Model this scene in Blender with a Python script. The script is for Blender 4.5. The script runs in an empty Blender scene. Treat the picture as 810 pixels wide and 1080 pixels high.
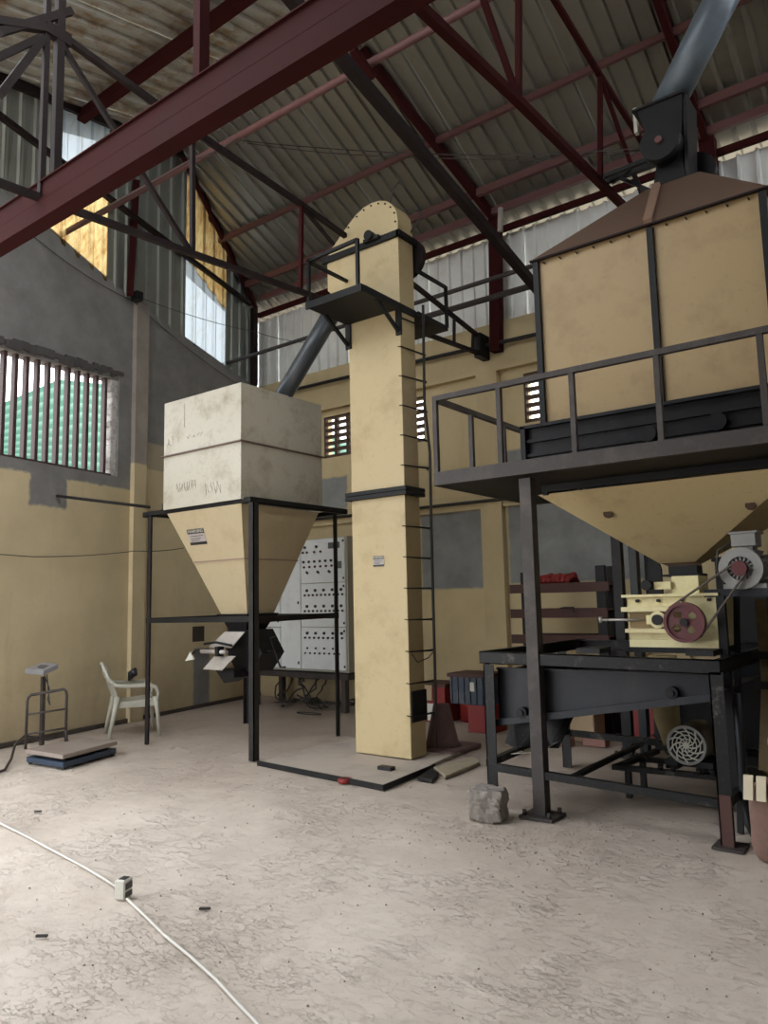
import bpy, bmesh, math, random
from mathutils import Vector, Matrix
random.seed(4)
C = bpy.context.scene.collection
sc = bpy.context.scene
# ------------------------------------------------------------------ camera
H = 1.45
ROWS = [Vector((0.795, 0.606, -0.022)), Vector((-0.090, 0.083, -0.992)), Vector((-0.599, 0.791, 0.120))]
fw = ROWS[2].normalized()
rt = (ROWS[0] - fw * ROWS[0].dot(fw)).normalized()
up = rt.cross(fw).normalized()
cam = bpy.data.cameras.new('camera'); co = bpy.data.objects.new('camera', cam); C.objects.link(co)
co.matrix_world = Matrix(((rt.x, up.x, -fw.x, 0), (rt.y, up.y, -fw.y, 0), (rt.z, up.z, -fw.z, H), (0, 0, 0, 1)))
cam.sensor_fit = 'VERTICAL'; cam.sensor_height = 36; cam.lens = 36 * 793 / 1080; cam.clip_end = 200
sc.camera = co
# ------------------------------------------------------------------ light
sc.view_settings.view_transform = 'Standard'; sc.view_settings.look = 'None'
sc.view_settings.gamma = 1; sc.view_settings.use_curve_mapping = False
sc.view_settings.exposure = 0.68
w = bpy.data.worlds.new('sky'); sc.world = w; w.use_nodes = True
bg = w.node_tree.nodes['Background']; bg.inputs[0].default_value = (0.95, 0.975, 1.0, 1); bg.inputs[1].default_value = 3.2

# ------------------------------------------------------------------ measuring helpers (real 3D points on known planes)
def ray(x, y): return rt * (x - 405) - up * (y - 540) + fw * 793
def onX(x, y, X): d = ray(x, y); return Vector((0, 0, H)) + d * (X / d.x)
def onY(x, y, Y): d = ray(x, y); return Vector((0, 0, H)) + d * (Y / d.y)
def onZ(x, y, Z): d = ray(x, y); return Vector((0, 0, H)) + d * ((Z - H) / d.z)
WA = Vector((-8.47, 4.9, 0)); WU = Vector((-0.196, 0.9806, 0)); WN = Vector((0.9806, 0.196, 0))   # left wall: origin, along, inward
def onW(x, y, off=0): d = ray(x, y); A = WA + WN * off; return Vector((0, 0, H)) + d * (WN.dot(A) / WN.dot(d))
def W(s, z, off=0): return WA + WU * s + WN * off + Vector((0, 0, z))
RY, RZ, TB, TF = 6.11, 7.72, 0.45, 0.25
def roofz(y): return RZ - TB * (y - RY) if y > RY else RZ - TF * (RY - y)
def onRoof(x, y):
    d = ray(x, y); s = (TB * RY + RZ - H) / (d.z + TB * d.y); return Vector((0, 0, H)) + d * s

# ------------------------------------------------------------------ materials
class NT:
    def __init__(s, m): s.t = m.node_tree; s.n = s.t.nodes; s.l = s.t.links
    def add(s, ty, **k):
        x = s.n.new(ty)
        for a, b in k.items(): setattr(x, a, b)
        return x
    def inp(s, node, i, v):
        if isinstance(v, bpy.types.NodeSocket): s.l.new(v, node.inputs[i])
        else: node.inputs[i].default_value = v
    def math(s, op, a, b=0.0, c=None):
        x = s.add('ShaderNodeMath', operation=op); s.inp(x, 0, a); s.inp(x, 1, b)
        if c is not None: s.inp(x, 2, c)
        return x.outputs[0]
    def noise(s, scale, detail=4, rough=0.6, vec=None, dist=0.0):
        x = s.add('ShaderNodeTexNoise'); x.inputs['Scale'].default_value = scale; x.inputs['Detail'].default_value = detail
        x.inputs['Roughness'].default_value = rough; x.inputs['Distortion'].default_value = dist
        if vec is None: vec = s.obj()
        s.l.new(vec, x.inputs['Vector']); return x.outputs['Fac']
    def obj(s):
        if not hasattr(s, '_o'): s._o = s.add('ShaderNodeTexCoord').outputs['Object']
        return s._o
    def xyz(s):
        if not hasattr(s, '_x'):
            q = s.add('ShaderNodeSeparateXYZ'); s.l.new(s.obj(), q.inputs[0]); s._x = q.outputs
        return s._x
    def scaled(s, v):
        m = s.add('ShaderNodeMapping'); s.l.new(s.obj(), m.inputs[0]); m.inputs['Scale'].default_value = v; return m.outputs[0]
    def step(s, v, a, b):
        x = s.add('ShaderNodeMapRange'); s.inp(x, 0, v); x.inputs[1].default_value = a; x.inputs[2].default_value = b; return x.outputs[0]
    def mix(s, f, a, b):
        x = s.add('ShaderNodeMix', data_type='RGBA'); s.inp(x, 0, f)
        for i, v in ((6, a), (7, b)):
            if isinstance(v, tuple): x.inputs[i].default_value = (*v, 1)
            else: s.l.new(v, x.inputs[i])
        return x.outputs[2]
    def bump(s, h, st, d=0.01):
        x = s.add('ShaderNodeBump'); x.inputs['Strength'].default_value = st; x.inputs['Distance'].default_value = d
        s.l.new(h, x.inputs['Height']); return x.outputs[0]
def newmat(name):
    m = bpy.data.materials.new(name); m.use_nodes = True; return m, NT(m), m.node_tree.nodes['Principled BSDF']
def mat(name, col, rough=0.6, metal=0.0, dirt=None, dscale=3.0, damt=0.5, bump=0.15, bscale=40, lo=0.5, hi=0.75, streak=False, spec=0.5):
    m, n, p = newmat(name)
    p.inputs['Roughness'].default_value = rough; p.inputs['Metallic'].default_value = metal
    p.inputs['Specular IOR Level'].default_value = spec
    if dirt is None: dirt = tuple(c * 0.55 for c in col)
    v = n.scaled((1, 1, 0.25)) if streak else n.obj()
    f = n.step(n.noise(dscale, 8, 0.7, v), lo, hi)
    f = n.math('MULTIPLY', f, damt)
    c = n.mix(f, col, dirt)
    f2 = n.math('MULTIPLY', n.step(n.noise(dscale * 9, 4, 0.6), 0.6, 0.72), damt * 0.45)
    c = n.mix(f2, c, dirt)
    n.l.new(c, p.inputs['Base Color'])
    n.l.new(n.bump(n.noise(bscale, 4), bump, 0.004), p.inputs['Normal'])
    return m
CREAM = (0.56, 0.455, 0.265)
M = {}
M['casing'] = mat('cream painted steel', (0.51, 0.41, 0.225), 0.5, 0, (0.26, 0.17, 0.07), 2.6, 0.5, 0.1, 30)
M['hopper'] = mat('cream steel with painted daylight', (0.50, 0.475, 0.395), 0.42, 0, (0.24, 0.19, 0.11), 3.2, 0.8, 0.1, 25)  # whitish daylight on the hopper box is put into this colour
M['cone'] = mat('cream cone steel', (0.50, 0.42, 0.27), 0.5, 0, (0.33, 0.22, 0.11), 2.5, 0.45, 0.1, 25)
M['silo'] = mat('tan painted silo steel', (0.36, 0.255, 0.12), 0.5, 0, (0.20, 0.125, 0.055), 2.6, 0.6, 0.15, 18)
M['dark_casing'] = mat('dark yellow steel', (0.17, 0.12, 0.05), 0.55, 0, (0.06, 0.04, 0.02), 4, 0.8)  # dark yellow base with darker patches
M['silo_cone_lit'] = mat('tan cone steel with painted bounce', (0.66, 0.53, 0.29), 0.5, 0, (0.33, 0.19, 0.09), 2.5, 0.5, 0.15, 18)  # light bounced off the floor is put into this lighter cone colour
M['silo_roof'] = mat('brown dusty steel', (0.12, 0.072, 0.048), 0.7, 0, (0.11, 0.06, 0.04), 3, 0.5)
M['black'] = mat('black paint', (0.0055, 0.006, 0.007), 0.55, 0, (0.025, 0.022, 0.02), 5, 0.4, spec=0.3)
M['blackblue'] = mat('blue black paint', (0.004, 0.0045, 0.007), 0.45, 0, (0.04, 0.04, 0.04), 5, 0.35, spec=0.3)
M['frame'] = mat('dark grey steel', (0.018, 0.017, 0.018), 0.55, 0.0, (0.07, 0.06, 0.05), 6, 0.45, spec=0.25)
M['table'] = mat('scuffed table steel', (0.008, 0.0085, 0.0095), 0.5, 0.0, (0.15, 0.135, 0.115), 9, 0.55, lo=0.56, hi=0.68, spec=0.3)
M['rail'] = mat('dusty brown grey rail', (0.040, 0.033, 0.031), 0.6, 0, (0.12, 0.10, 0.085), 5, 0.6)
M['oxide'] = mat('red oxide primer', (0.037, 0.0065, 0.0065), 0.8, 0, (0.028, 0.008, 0.008), 2.5, 0.7, spec=0.1)
M['oxide_pink'] = mat('dusty red oxide primer', (0.12, 0.050, 0.048), 0.6, 0, (0.12, 0.045, 0.04), 3, 0.7)
M['oxide_dark'] = mat('dark brown primer', (0.014, 0.008, 0.008), 0.7, 0, (0.035, 0.025, 0.023), 3, 0.6, spec=0.25)
M['slate'] = mat('slate blue paint', (0.018, 0.021, 0.027), 0.45, 0, (0.07, 0.065, 0.06), 3, 0.4, spec=0.3, streak=True)
M['pipe'] = mat('blue grey pipe', (0.15, 0.19, 0.23), 0.35, 0.2, (0.08, 0.09, 0.10), 3, 0.6)
M['darkpipe'] = mat('dark slate pipe', (0.055, 0.065, 0.075), 0.35, 0.1, (0.10, 0.10, 0.10), 3, 0.5)
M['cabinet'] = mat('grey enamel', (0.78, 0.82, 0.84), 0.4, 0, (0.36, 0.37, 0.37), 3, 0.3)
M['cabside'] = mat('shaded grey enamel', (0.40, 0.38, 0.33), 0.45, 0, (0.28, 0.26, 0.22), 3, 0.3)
M['button'] = mat('black plastic', (0.02, 0.02, 0.025), 0.4)
M['redbtn'] = mat('dull red plastic', (0.055, 0.022, 0.022), 0.4)
M['meter'] = mat('grey meter plastic', (0.13, 0.14, 0.15), 0.3)
M['steel'] = mat('bare galvanised steel', (0.48, 0.45, 0.42), 0.4, 0.5, (0.26, 0.22, 0.19), 8, 0.5)
M['motor'] = mat('light grey motor casting', (0.27, 0.27, 0.26), 0.5, 0.1, (0.2, 0.19, 0.17), 10, 0.5)
M['mill'] = mat('pale yellow machine paint', (0.72, 0.65, 0.36), 0.45, 0, (0.35, 0.20, 0.09), 5, 0.5)
M['maroon'] = mat('maroon pulley paint', (0.10, 0.018, 0.022), 0.45, 0, (0.08, 0.02, 0.02), 6, 0.5)
M['belt'] = mat('worn rubber belt', (0.11, 0.088, 0.075), 0.8)
M['red'] = mat('red paint', (0.22, 0.014, 0.011), 0.55, 0, (0.16, 0.02, 0.02), 4, 0.4)
M['blue'] = mat('faded blue plastic', (0.045, 0.062, 0.09), 0.6, 0, (0.22, 0.22, 0.22), 9, 0.6)
M['card'] = mat('brown cardboard', (0.42, 0.31, 0.20), 0.9)
M['white'] = mat('dusty white plastic', (0.62, 0.62, 0.55), 0.5, 0, (0.35, 0.32, 0.27), 4, 0.4)
M['cordw'] = mat('off white cable sheath', (0.58, 0.56, 0.52), 0.5, 0, (0.5, 0.46, 0.4), 8, 0.4)
M['cord'] = mat('dark cable', (0.03, 0.028, 0.026), 0.6)
M['plate'] = mat('dusty floor plate', (0.46, 0.405, 0.355), 0.75, 0.1, (0.25, 0.21, 0.17), 3, 0.5)
M['stone'] = mat('crumbling concrete', (0.25, 0.225, 0.20), 0.95, 0, (0.17, 0.15, 0.13), 14, 0.7, 0.8, 30)
M['wood'] = mat('dark red brown board', (0.075, 0.032, 0.026), 0.7, 0, (0.04, 0.02, 0.018), 8, 0.5)
M['slab'] = mat('broken screed', (0.33, 0.28, 0.2), 0.9, 0, (0.2, 0.17, 0.13), 6, 0.6)
M['cone_pvc'] = mat('faded pink cone rubber', (0.17, 0.10, 0.095), 0.7, 0, (0.2, 0.17, 0.17), 6, 0.7)
M['sack'] = mat('brown woven sack', (0.20, 0.12, 0.095), 0.85, 0, (0.12, 0.07, 0.06), 12, 0.5, 0.5, 120)
M['sackstripe'] = mat('cream sack print', (0.62, 0.55, 0.40), 0.85)
M['barpaint'] = mat('dusty pinkish brown bars', (0.07, 0.040, 0.040), 0.6)
M['chairpl'] = mat('grey white chair plastic', (0.46, 0.45, 0.38), 0.5, 0, (0.25, 0.23, 0.19), 6, 0.5)
M['signw'] = mat('pale printed plate', (0.42, 0.38, 0.37), 0.5)
M['signk'] = mat('black printed band', (0.02, 0.018, 0.018), 0.5)
M['green'] = mat('green roof paint', (0.085, 0.20, 0.15), 0.8, 0, (0.12, 0.19, 0.19), 2, 0.5)
_m, _n, _p = newmat('green roof with painted rib shade'); M['green'] = _m; _p.inputs['Roughness'].default_value = 0.7
_s = _n.step(_n.math('SINE', _n.math('MULTIPLY', _n.xyz()[0], 62.8)), -0.2, 0.6)  # shading of the ribs painted as lighter and darker stripes
_n.l.new(_n.mix(_s, (0.06, 0.17, 0.12), (0.17, 0.30, 0.24)), _p.inputs['Base Color'])
M['brickout'] = mat('outside brown wall', (0.30, 0.17, 0.14), 0.9)
M['vent'] = mat('dark vent block', (0.10, 0.065, 0.045), 0.85)

def sheet_metal(name, base, rust, amt, rough=0.42, metal=0.55, scale=1.6, lo=0.52, hi=0.7):
    m, n, p = newmat(name)
    p.inputs['Metallic'].default_value = metal; p.inputs['Anisotropic'].default_value = 0.0
    a = n.step(n.noise(scale, 8, 0.72, n.scaled((0.5, 1, 1))), lo, hi)
    b = n.step(n.noise(scale * 3.3, 5, 0.6), 0.45, 0.6)
    f = n.math('MULTIPLY', n.math('MULTIPLY', a, b), amt)
    c = n.mix(n.math('MULTIPLY', n.noise(6, 3), 0.5), base, tuple(x * 0.7 for x in base))
    n.l.new(n.mix(f, c, rust), p.inputs['Base Color'])
    n.inp(p, 'Roughness', n.math('ADD', n.math('MULTIPLY', n.noise(5, 3), 0.25), rough - 0.1))
    n.l.new(n.bump(n.noise(3, 4), 0.3, 0.02), p.inputs['Normal'])
    return m
M['roofsheet'] = sheet_metal('dull galvanised roofing', (0.34, 0.335, 0.295), (0.20, 0.15, 0.10), 0.5, 0.34, 0.75)
M['roofold'] = sheet_metal('stained galvanised roofing', (0.50, 0.49, 0.44), (0.30, 0.20, 0.10), 0.85, 0.42, 0.5, 2.0, 0.42, 0.6)
M['wallsheet'] = sheet_metal('bright galvanised cladding', (0.86, 0.88, 0.86), (0.42, 0.34, 0.24), 0.4, 0.36, 0.15)
M['gablesheet'] = sheet_metal('grey green gable cladding', (0.26, 0.28, 0.26), (0.22, 0.15, 0.10), 0.5)
def translucent(name, white, rust, lo, hi, tr=0.3):
    m, n, p = newmat(name)
    n.n.remove(p); out = n.n['Material Output']
    f = n.step(n.noise(5, 6, 0.75, n.scaled((2, 2, 0.6)), 0.5), lo, hi)
    c = n.mix(f, white, rust)
    t = n.add('ShaderNodeBsdfTranslucent'); n.l.new(c, t.inputs[0])
    g = n.add('ShaderNodeBsdfTransparent'); n.l.new(c, g.inputs[0])
    x = n.add('ShaderNodeMixShader'); x.inputs[0].default_value = tr
    n.l.new(t.outputs[0], x.inputs[1]); n.l.new(g.outputs[0], x.inputs[2]); n.l.new(x.outputs[0], out.inputs[0])
    return m
M['skylight'] = translucent('clear fibreglass cladding', (0.22, 0.245, 0.26), (0.17, 0.17, 0.13), 0.5, 0.8, 0.4)
M['skylight_rust'] = translucent('yellowed fibreglass cladding', (0.34, 0.26, 0.12), (0.20, 0.11, 0.035), 0.40, 0.62, 0.3)
M['skylight_roof'] = translucent('pale green fibreglass roofing', (0.45, 0.60, 0.52), (0.35, 0.42, 0.34), 0.5, 0.8, 0.2)

def mask(n, X, Z, x0, x1, z0, z1, ns, amp=0.06, soft=0.015):
    j = n.math('MULTIPLY', n.math('SUBTRACT', ns, 0.5), amp * 2)
    x = n.math('ADD', X, j); z = n.math('ADD', Z, j)
    a = n.math('MULTIPLY', n.step(x, x0 - soft, x0 + soft), n.step(x, x1 + soft, x1 - soft))
    b = n.math('MULTIPLY', n.step(z, z0 - soft, z0 + soft), n.step(z, z1 + soft, z1 - soft))
    return n.math('MULTIPLY', a, b)
def wallmat(name, rects, light_rects=(), base=CREAM, grey=(0.19, 0.187, 0.185)):
    m, n, p = newmat(name); p.inputs['Roughness'].default_value = 0.85
    X, Y, Z = n.xyz()
    ns = n.noise(6, 5, 0.65); big = n.noise(0.9, 4, 0.6)
    c = n.mix(n.step(big, 0.4, 0.75), base, tuple(b * 0.78 for b in base))
    drip = n.step(n.noise(3.5, 5, 0.7, n.scaled((1, 1, 0.22))), 0.55, 0.8)
    c = n.mix(n.math('MULTIPLY', drip, 0.35), c, (0.36, 0.27, 0.15))
    c = n.mix(n.math('MULTIPLY', n.step(n.noise(22, 3), 0.70, 0.76), 0.5), c, (0.22, 0.16, 0.10))
    low = n.step(n.math('ADD', Z, n.math('MULTIPLY', ns, 0.8)), 1.25, 0.25)  # grime plus painted shade, denser towards the wall foot
    c = n.mix(n.math('MULTIPLY', low, 0.55), c, (0.26, 0.20, 0.13))
    g = n.mix(n.step(n.noise(2.2, 5, 0.65), 0.35, 0.7), grey, tuple(q * 1.45 for q in grey))
    for (x0, x1, z0, z1, amp) in rects:
        c = n.mix(mask(n, X, Z, x0, x1, z0, z1, ns, amp), c, g)
    for (x0, x1, z0, z1, amp, col) in light_rects:
        c = n.mix(mask(n, X, Z, x0, x1, z0, z1, ns, amp), c, col)
    n.l.new(c, p.inputs['Base Color'])
    n.l.new(n.bump(n.noise(14, 6, 0.7), 0.35, 0.01), p.inputs['Normal'])
    return m
M['wall_left'] = wallmat('left wall paint and render',
    [(-12, 0.98, 3.02, 8, 0.05), (-0.58, -0.06, 2.66, 3.1, 0.05), (0.98, 5, 3.66, 8, 0.03), (2.27, 2.62, -0.2, 0.85, 0.03)],
    [(1.17, 1.62, 3.35, 3.72, 0.015, (0.40, 0.35, 0.25))], (0.66, 0.555, 0.35))
M['pilaster_l'] = wallmat('left pilaster', [(-5, 5, 3.38, 8, 0.01)], (), (0.66, 0.555, 0.35), (0.25, 0.225, 0.20))
M['wall_back'] = wallmat('back wall paint and render',
    [(-5.95, -4.85, 1.62, 2.66, 0.03), (-4.58, -2.7, 1.66, 3.4, 0.03), (-9, -7.3, 2.9, 3.4, 0.04)], (), (0.60, 0.49, 0.285), (0.20, 0.205, 0.20))
M['wall_plain'] = wallmat('plain wall', [], ())
M['wall_dull'] = mat('dull unseen wall', (0.17, 0.15, 0.13), 0.9)
# floor
m, n, p = newmat('dusty concrete floor'); M['floor'] = m
p.inputs['Roughness'].default_value = 0.9; p.inputs['Specular IOR Level'].default_value = 0.2
a = n.noise(0.8, 6, 0.62); b = n.noise(7, 8, 0.72, None, 0.2); e = n.noise(42, 5, 0.7)
c = n.mix(n.step(a, 0.35, 0.7), (0.70, 0.625, 0.55), (0.50, 0.43, 0.37))
c = n.mix(n.math('MULTIPLY', n.step(b, 0.5, 0.64), 0.3), c, (0.72, 0.65, 0.58))
c = n.mix(n.math('MULTIPLY', n.step(e, 0.62, 0.72), 0.45), c, (0.24, 0.19, 0.155))
c = n.mix(n.math('MULTIPLY', n.step(n.noise(2.6, 8, 0.75, None, 0.9), 0.52, 0.70), 0.35), c, (0.72, 0.65, 0.58))
c = n.mix(n.math('MULTIPLY', n.step(n.noise(19, 6, 0.8, n.scaled((1, 1.5, 1)), 0.4), 0.60, 0.66), 0.5), c, (0.34, 0.285, 0.24))
n.l.new(c, p.inputs['Base Color'])
vor = n.add('ShaderNodeTexVoronoi', feature='DISTANCE_TO_EDGE'); vor.inputs['Scale'].default_value = 3.2
mv = n.add('ShaderNodeVectorMath', operation='MULTIPLY_ADD')
nz = n.add('ShaderNodeTexNoise'); nz.inputs['Scale'].default_value = 5; nz.inputs['Detail'].default_value = 4; n.l.new(n.obj(), nz.inputs['Vector'])
n.l.new(nz.outputs['Color'], mv.inputs[0]); mv.inputs[1].default_value = (0.5, 0.5, 0.5); n.l.new(n.obj(), mv.inputs[2]); n.l.new(mv.outputs[0], vor.inputs['Vector'])
big_ = n.step(n.noise(1.5, 5, 0.65), 0.47, 0.60); k3 = n.math('ADD', n.math('MULTIPLY', big_, 0.85), 0.15)
fl1 = n.noise(7, 9, 0.68, n.scaled((1.0, 1.9, 1)), 0.25); fl2 = n.noise(22, 5, 0.65, n.scaled((1, 1.8, 1)), 0.2)
k1 = n.math('MULTIPLY', n.step(fl1, 0.50, 0.52), k3); k2 = n.math('MULTIPLY', n.step(fl2, 0.55, 0.58), big_)
h = n.math('ADD', n.math('MULTIPLY', k1, 0.8), n.math('MULTIPLY', k2, 0.5))
h = n.math('ADD', h, n.math('ADD', n.math('MULTIPLY', e, 0.25), n.math('MULTIPLY', n.noise(3, 4), 1.2)))
n.l.new(n.bump(h, 0.75, 0.012), p.inputs['Normal'])
soil_falloff = n.step(n.math('ADD', n.xyz()[1], n.math('MULTIPLY', n.noise(0.7, 6, 0.7), 4.0)), 5.0, 8.0)
c = n.mix(n.math('MULTIPLY', soil_falloff, 0.65), c, (0.33, 0.265, 0.215))  # brown soiling that also paints the light fall-off towards the back
line = n.math('MULTIPLY', n.math('MULTIPLY', n.step(fl1, 0.488, 0.494), n.step(fl1, 0.510, 0.502)), k3)
c = n.mix(n.math('MULTIPLY', line, 0.45), c, (0.34, 0.28, 0.23))
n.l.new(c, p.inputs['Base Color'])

# ------------------------------------------------------------------ mesh helpers
OBJ = {}
class MB:
    def __init__(s): s.v = []; s.f = []; s.sm = []
    def face(s, pts, smooth=False):
        i = len(s.v); s.v += [Vector(q) for q in pts]; s.f.append(tuple(range(i, i + len(pts)))); s.sm.append(smooth)
    def _hexa(s, c):
        i = len(s.v); s.v += [Vector(q) for q in c]
        for f in ((0, 3, 2, 1), (4, 5, 6, 7), (0, 1, 5, 4), (1, 2, 6, 5), (2, 3, 7, 6), (3, 0, 4, 7)):
            s.f.append(tuple(i + k for k in f)); s.sm.append(False)
        return s
    def box(s, x0, x1, y0, y1, z0, z1):
        x0, x1 = sorted((x0, x1)); y0, y1 = sorted((y0, y1)); z0, z1 = sorted((z0, z1))
        return s._hexa([(x0, y0, z0), (x1, y0, z0), (x1, y1, z0), (x0, y1, z0), (x0, y0, z1), (x1, y0, z1), (x1, y1, z1), (x0, y1, z1)])
    def bar(s, p, q, wd, ht=None, upv=(0, 0, 1)):
        p = Vector(p); q = Vector(q); ht = ht or wd; d = (q - p).normalized(); u = Vector(upv)
        if abs(d.dot(u)) > 0.98: u = Vector((0, 1, 0))
        a = d.cross(u).normalized(); b = a.cross(d).normalized()
        a *= wd / 2; b *= ht / 2
        return s._hexa([p - a - b, p + a - b, q + a - b, q - a - b, p - a + b, p + a + b, q + a + b, q - a + b])
    def angle(s, p, q, a, b, wd, t=0.008):       # L section: flanges run along directions a and b from the corner line p-q
        a = Vector(a); b = Vector(b); p = Vector(p); q = Vector(q)
        for (u, v) in ((a, b), (b, a)):
            c = [p, p + u * wd, p + u * wd + v * t, p + v * t]
            s._hexa(c + [x + (q - p) for x in c])
        return s
    def tube(s, pts, r, n=8, cap=True):
        pts = [Vector(q) for q in pts]; rings = []; prev = None
        for k, q in enumerate(pts):
            d = (pts[min(k + 1, len(pts) - 1)] - pts[max(k - 1, 0)]).normalized()
            if prev is None:
                u = Vector((0, 0, 1)) if abs(d.z) < 0.9 else Vector((1, 0, 0))
                a = d.cross(u).normalized()
            else: a = (prev - d * prev.dot(d)).normalized()
            prev = a; b = d.cross(a); rr = r[k] if isinstance(r, (list, tuple)) else r
            i = len(s.v); s.v += [q + (a * math.cos(2 * math.pi * j / n) + b * math.sin(2 * math.pi * j / n)) * rr for j in range(n)]
            rings.append(i)
        for i, j in zip(rings, rings[1:]):
            for k in range(n):
                s.f.append((i + k, i + (k + 1) % n, j + (k + 1) % n, j + k)); s.sm.append(n > 5)
        if cap:
            s.f.append(tuple(rings[0] + k for k in reversed(range(n)))); s.sm.append(False)
            s.f.append(tuple(rings[-1] + k for k in range(n))); s.sm.append(False)
        return s
    def cyl(s, p, q, r, n=16): return s.tube([p, q], r, n)
    def ringd(s, c, ax, r0, r1, t, n=28):        # flat annulus with thickness
        c = Vector(c); ax = Vector(ax).normalized(); u = Vector((0, 0, 1)) if abs(ax.z) < .9 else Vector((1, 0, 0))
        a = ax.cross(u).normalized(); b = ax.cross(a); i = len(s.v)
        for k in range(n):
            d = a * math.cos(2 * math.pi * k / n) + b * math.sin(2 * math.pi * k / n)
            s.v += [c + d * r0, c + d * r1, c + d * r1 + ax * t, c + d * r0 + ax * t]
        for k in range(n):
            for m_ in range(4):
                s.f.append((i + 4 * k + m_, i + 4 * ((k + 1) % n) + m_, i + 4 * ((k + 1) % n) + (m_ + 1) % 4, i + 4 * k + (m_ + 1) % 4)); s.sm.append(False)
        return s
    def prism(s, poly, ext):
        poly = [Vector(q) for q in poly]; ext = Vector(ext); n = len(poly); i = len(s.v)
        s.v += poly + [q + ext for q in poly]
        s.f.append(tuple(i + k for k in reversed(range(n)))); s.f.append(tuple(i + n + k for k in range(n))); s.sm += [False, False]
        for k in range(n): s.f.append((i + k, i + (k + 1) % n, i + n + (k + 1) % n, i + n + k)); s.sm.append(False)
        return s
    def frustum(s, a, za, b, zb, cap=(True, True)):   # rectangles (x0,x1,y0,y1)
        f = lambda r, z: [(r[0], r[2], z), (r[1], r[2], z), (r[1], r[3], z), (r[0], r[3], z)]
        A = f(a, za); B = f(b, zb)
        for k in range(4): s.face([A[k], A[(k + 1) % 4], B[(k + 1) % 4], B[k]])
        if cap[0]: s.face(A)
        if cap[1]: s.face(B)
        return s
    def build(s, name, m, parent=None, bevel=0, local=False, seg=1):
        me = bpy.data.meshes.new(name)
        off = Vector((0, 0, 0))
        if parent is not None and not local: off = OBJ.get(parent.name, Vector((0, 0, 0)))
        me.from_pydata([tuple(q - off) for q in s.v], [], s.f)
        for pl, k in zip(me.polygons, s.sm): pl.use_smooth = k
        bm = bmesh.new(); bm.from_mesh(me); bmesh.ops.recalc_face_normals(bm, faces=bm.faces); bm.to_mesh(me); bm.free()
        me.materials.append(M[m] if isinstance(m, str) else m)
        o = bpy.data.objects.new(name, me); C.objects.link(o)
        if parent is not None: o.parent = parent; OBJ[o.name] = off
        if bevel:
            md = o.modifiers.new('bevel', 'BEVEL'); md.width = bevel; md.segments = seg; md.limit_method = 'ANGLE'
        return o
def thing(name, label, cat, loc=(0, 0, 0), rotz=0, group=None, kind=None):
    o = bpy.data.objects.new(name, None); C.objects.link(o); o.location = loc; o.rotation_euler = (0, 0, rotz)
    o.empty_display_size = 0.1; OBJ[o.name] = Vector(loc)
    if label: o['label'] = label
    if cat: o['category'] = cat
    if group: o['group'] = group
    if kind: o['kind'] = kind
    return o
def tag(o, label, cat, group=None):
    o['label'] = label; o['category'] = cat
    if group: o['group'] = group
    return o
def struct(o): o['kind'] = 'structure'; return o

# ================================================================== SETTING
from mathutils import noise as mnoise
# floor with real shallow relief near the camera
xs = [-11 + 0.06 * i for i in range(251)]; ys = [-4 + 0.06 * i for i in range(217)]
me = bpy.data.meshes.new('floor'); vs = []
for y in ys:
    for x in xs:
        q = Vector((x, y, 0)); hgt = (mnoise.fractal(q * 2.3, 1.0, 2.0, 4) * 0.005 + mnoise.noise(q * 9) * 0.003)
        if mnoise.noise(q * 5.0 + Vector((7, 3, 1))) > 0.32: hgt -= 0.004
        vs.append((x, y, hgt - 0.006))
nx = len(xs)
me.from_pydata(vs, [], [(j * nx + i, j * nx + i + 1, (j + 1) * nx + i + 1, (j + 1) * nx + i) for j in range(len(ys) - 1) for i in range(nx - 1)])
for pl in me.polygons: pl.use_smooth = True
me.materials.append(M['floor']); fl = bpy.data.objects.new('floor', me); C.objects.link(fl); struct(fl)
yard = MB().box(-40, 40, -40, 40, -0.2, -0.06).build('yard_ground', mat('red earth yard', (0.42, 0.36, 0.30), 0.9)); struct(yard)

# left wall (local x = along the wall, z = height)
def rake(s):
    P_ = [(-12, 6.32), (-1.2, 6.32), (-0.47, 6.08), (0.87, 5.68), (3.9, 5.12), (6, 5.12)]
    for (a, za), (b, zb) in zip(P_, P_[1:]):
        if a <= s <= b: return za + (zb - za) * (s - a) / (b - a)
wl = MB(); T = 0.22
def slab(mb, s0, s1, z0, z1=None):
    n_ = 1 if z1 is not None else max(1, int((s1 - s0) / 0.4))
    for k in range(n_):
        a = s0 + (s1 - s0) * k / n_; b = s0 + (s1 - s0) * (k + 1) / n_
        mb.prism([(a, 0, z0), (b, 0, z0), (b, 0, z1 or rake(b)), (a, 0, z1 or rake(a))], (0, T, 0))
slab(wl, -3.1, -2.6, 0)  # wall ends here, an added unseen opening for side light
slab(wl, -2.6, 0.74, 0, 3.16)
wl.prism([(-2.6, 0, 4.30), (0.74, 0, 4.46), (0.74, 0, 4.8), (-2.6, 0, 4.8)], (0, T, 0))
slab(wl, -2.6, 0.74, 4.8); slab(wl, 0.74, 4.15, 0)
wall_left = wl.build('wall_left', 'wall_left'); struct(wall_left)
wall_left.location = WA; wall_left.rotation_euler = (0, 0, math.atan2(WU.y, WU.x))
o = MB().box(0.97, 1.20, -0.07, 0.0, 0, 5.62).build('pilaster', 'pilaster_l', wall_left, local=True)
o = MB().box(2.24, 2.50, -0.004, 0.02, 0.95, 1.17).build('niche_shade_plate', mat('painted niche shade', (0.05, 0.04, 0.03), 0.9), wall_left, local=True)  # flat dark plate painting the shade of a wall niche
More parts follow.
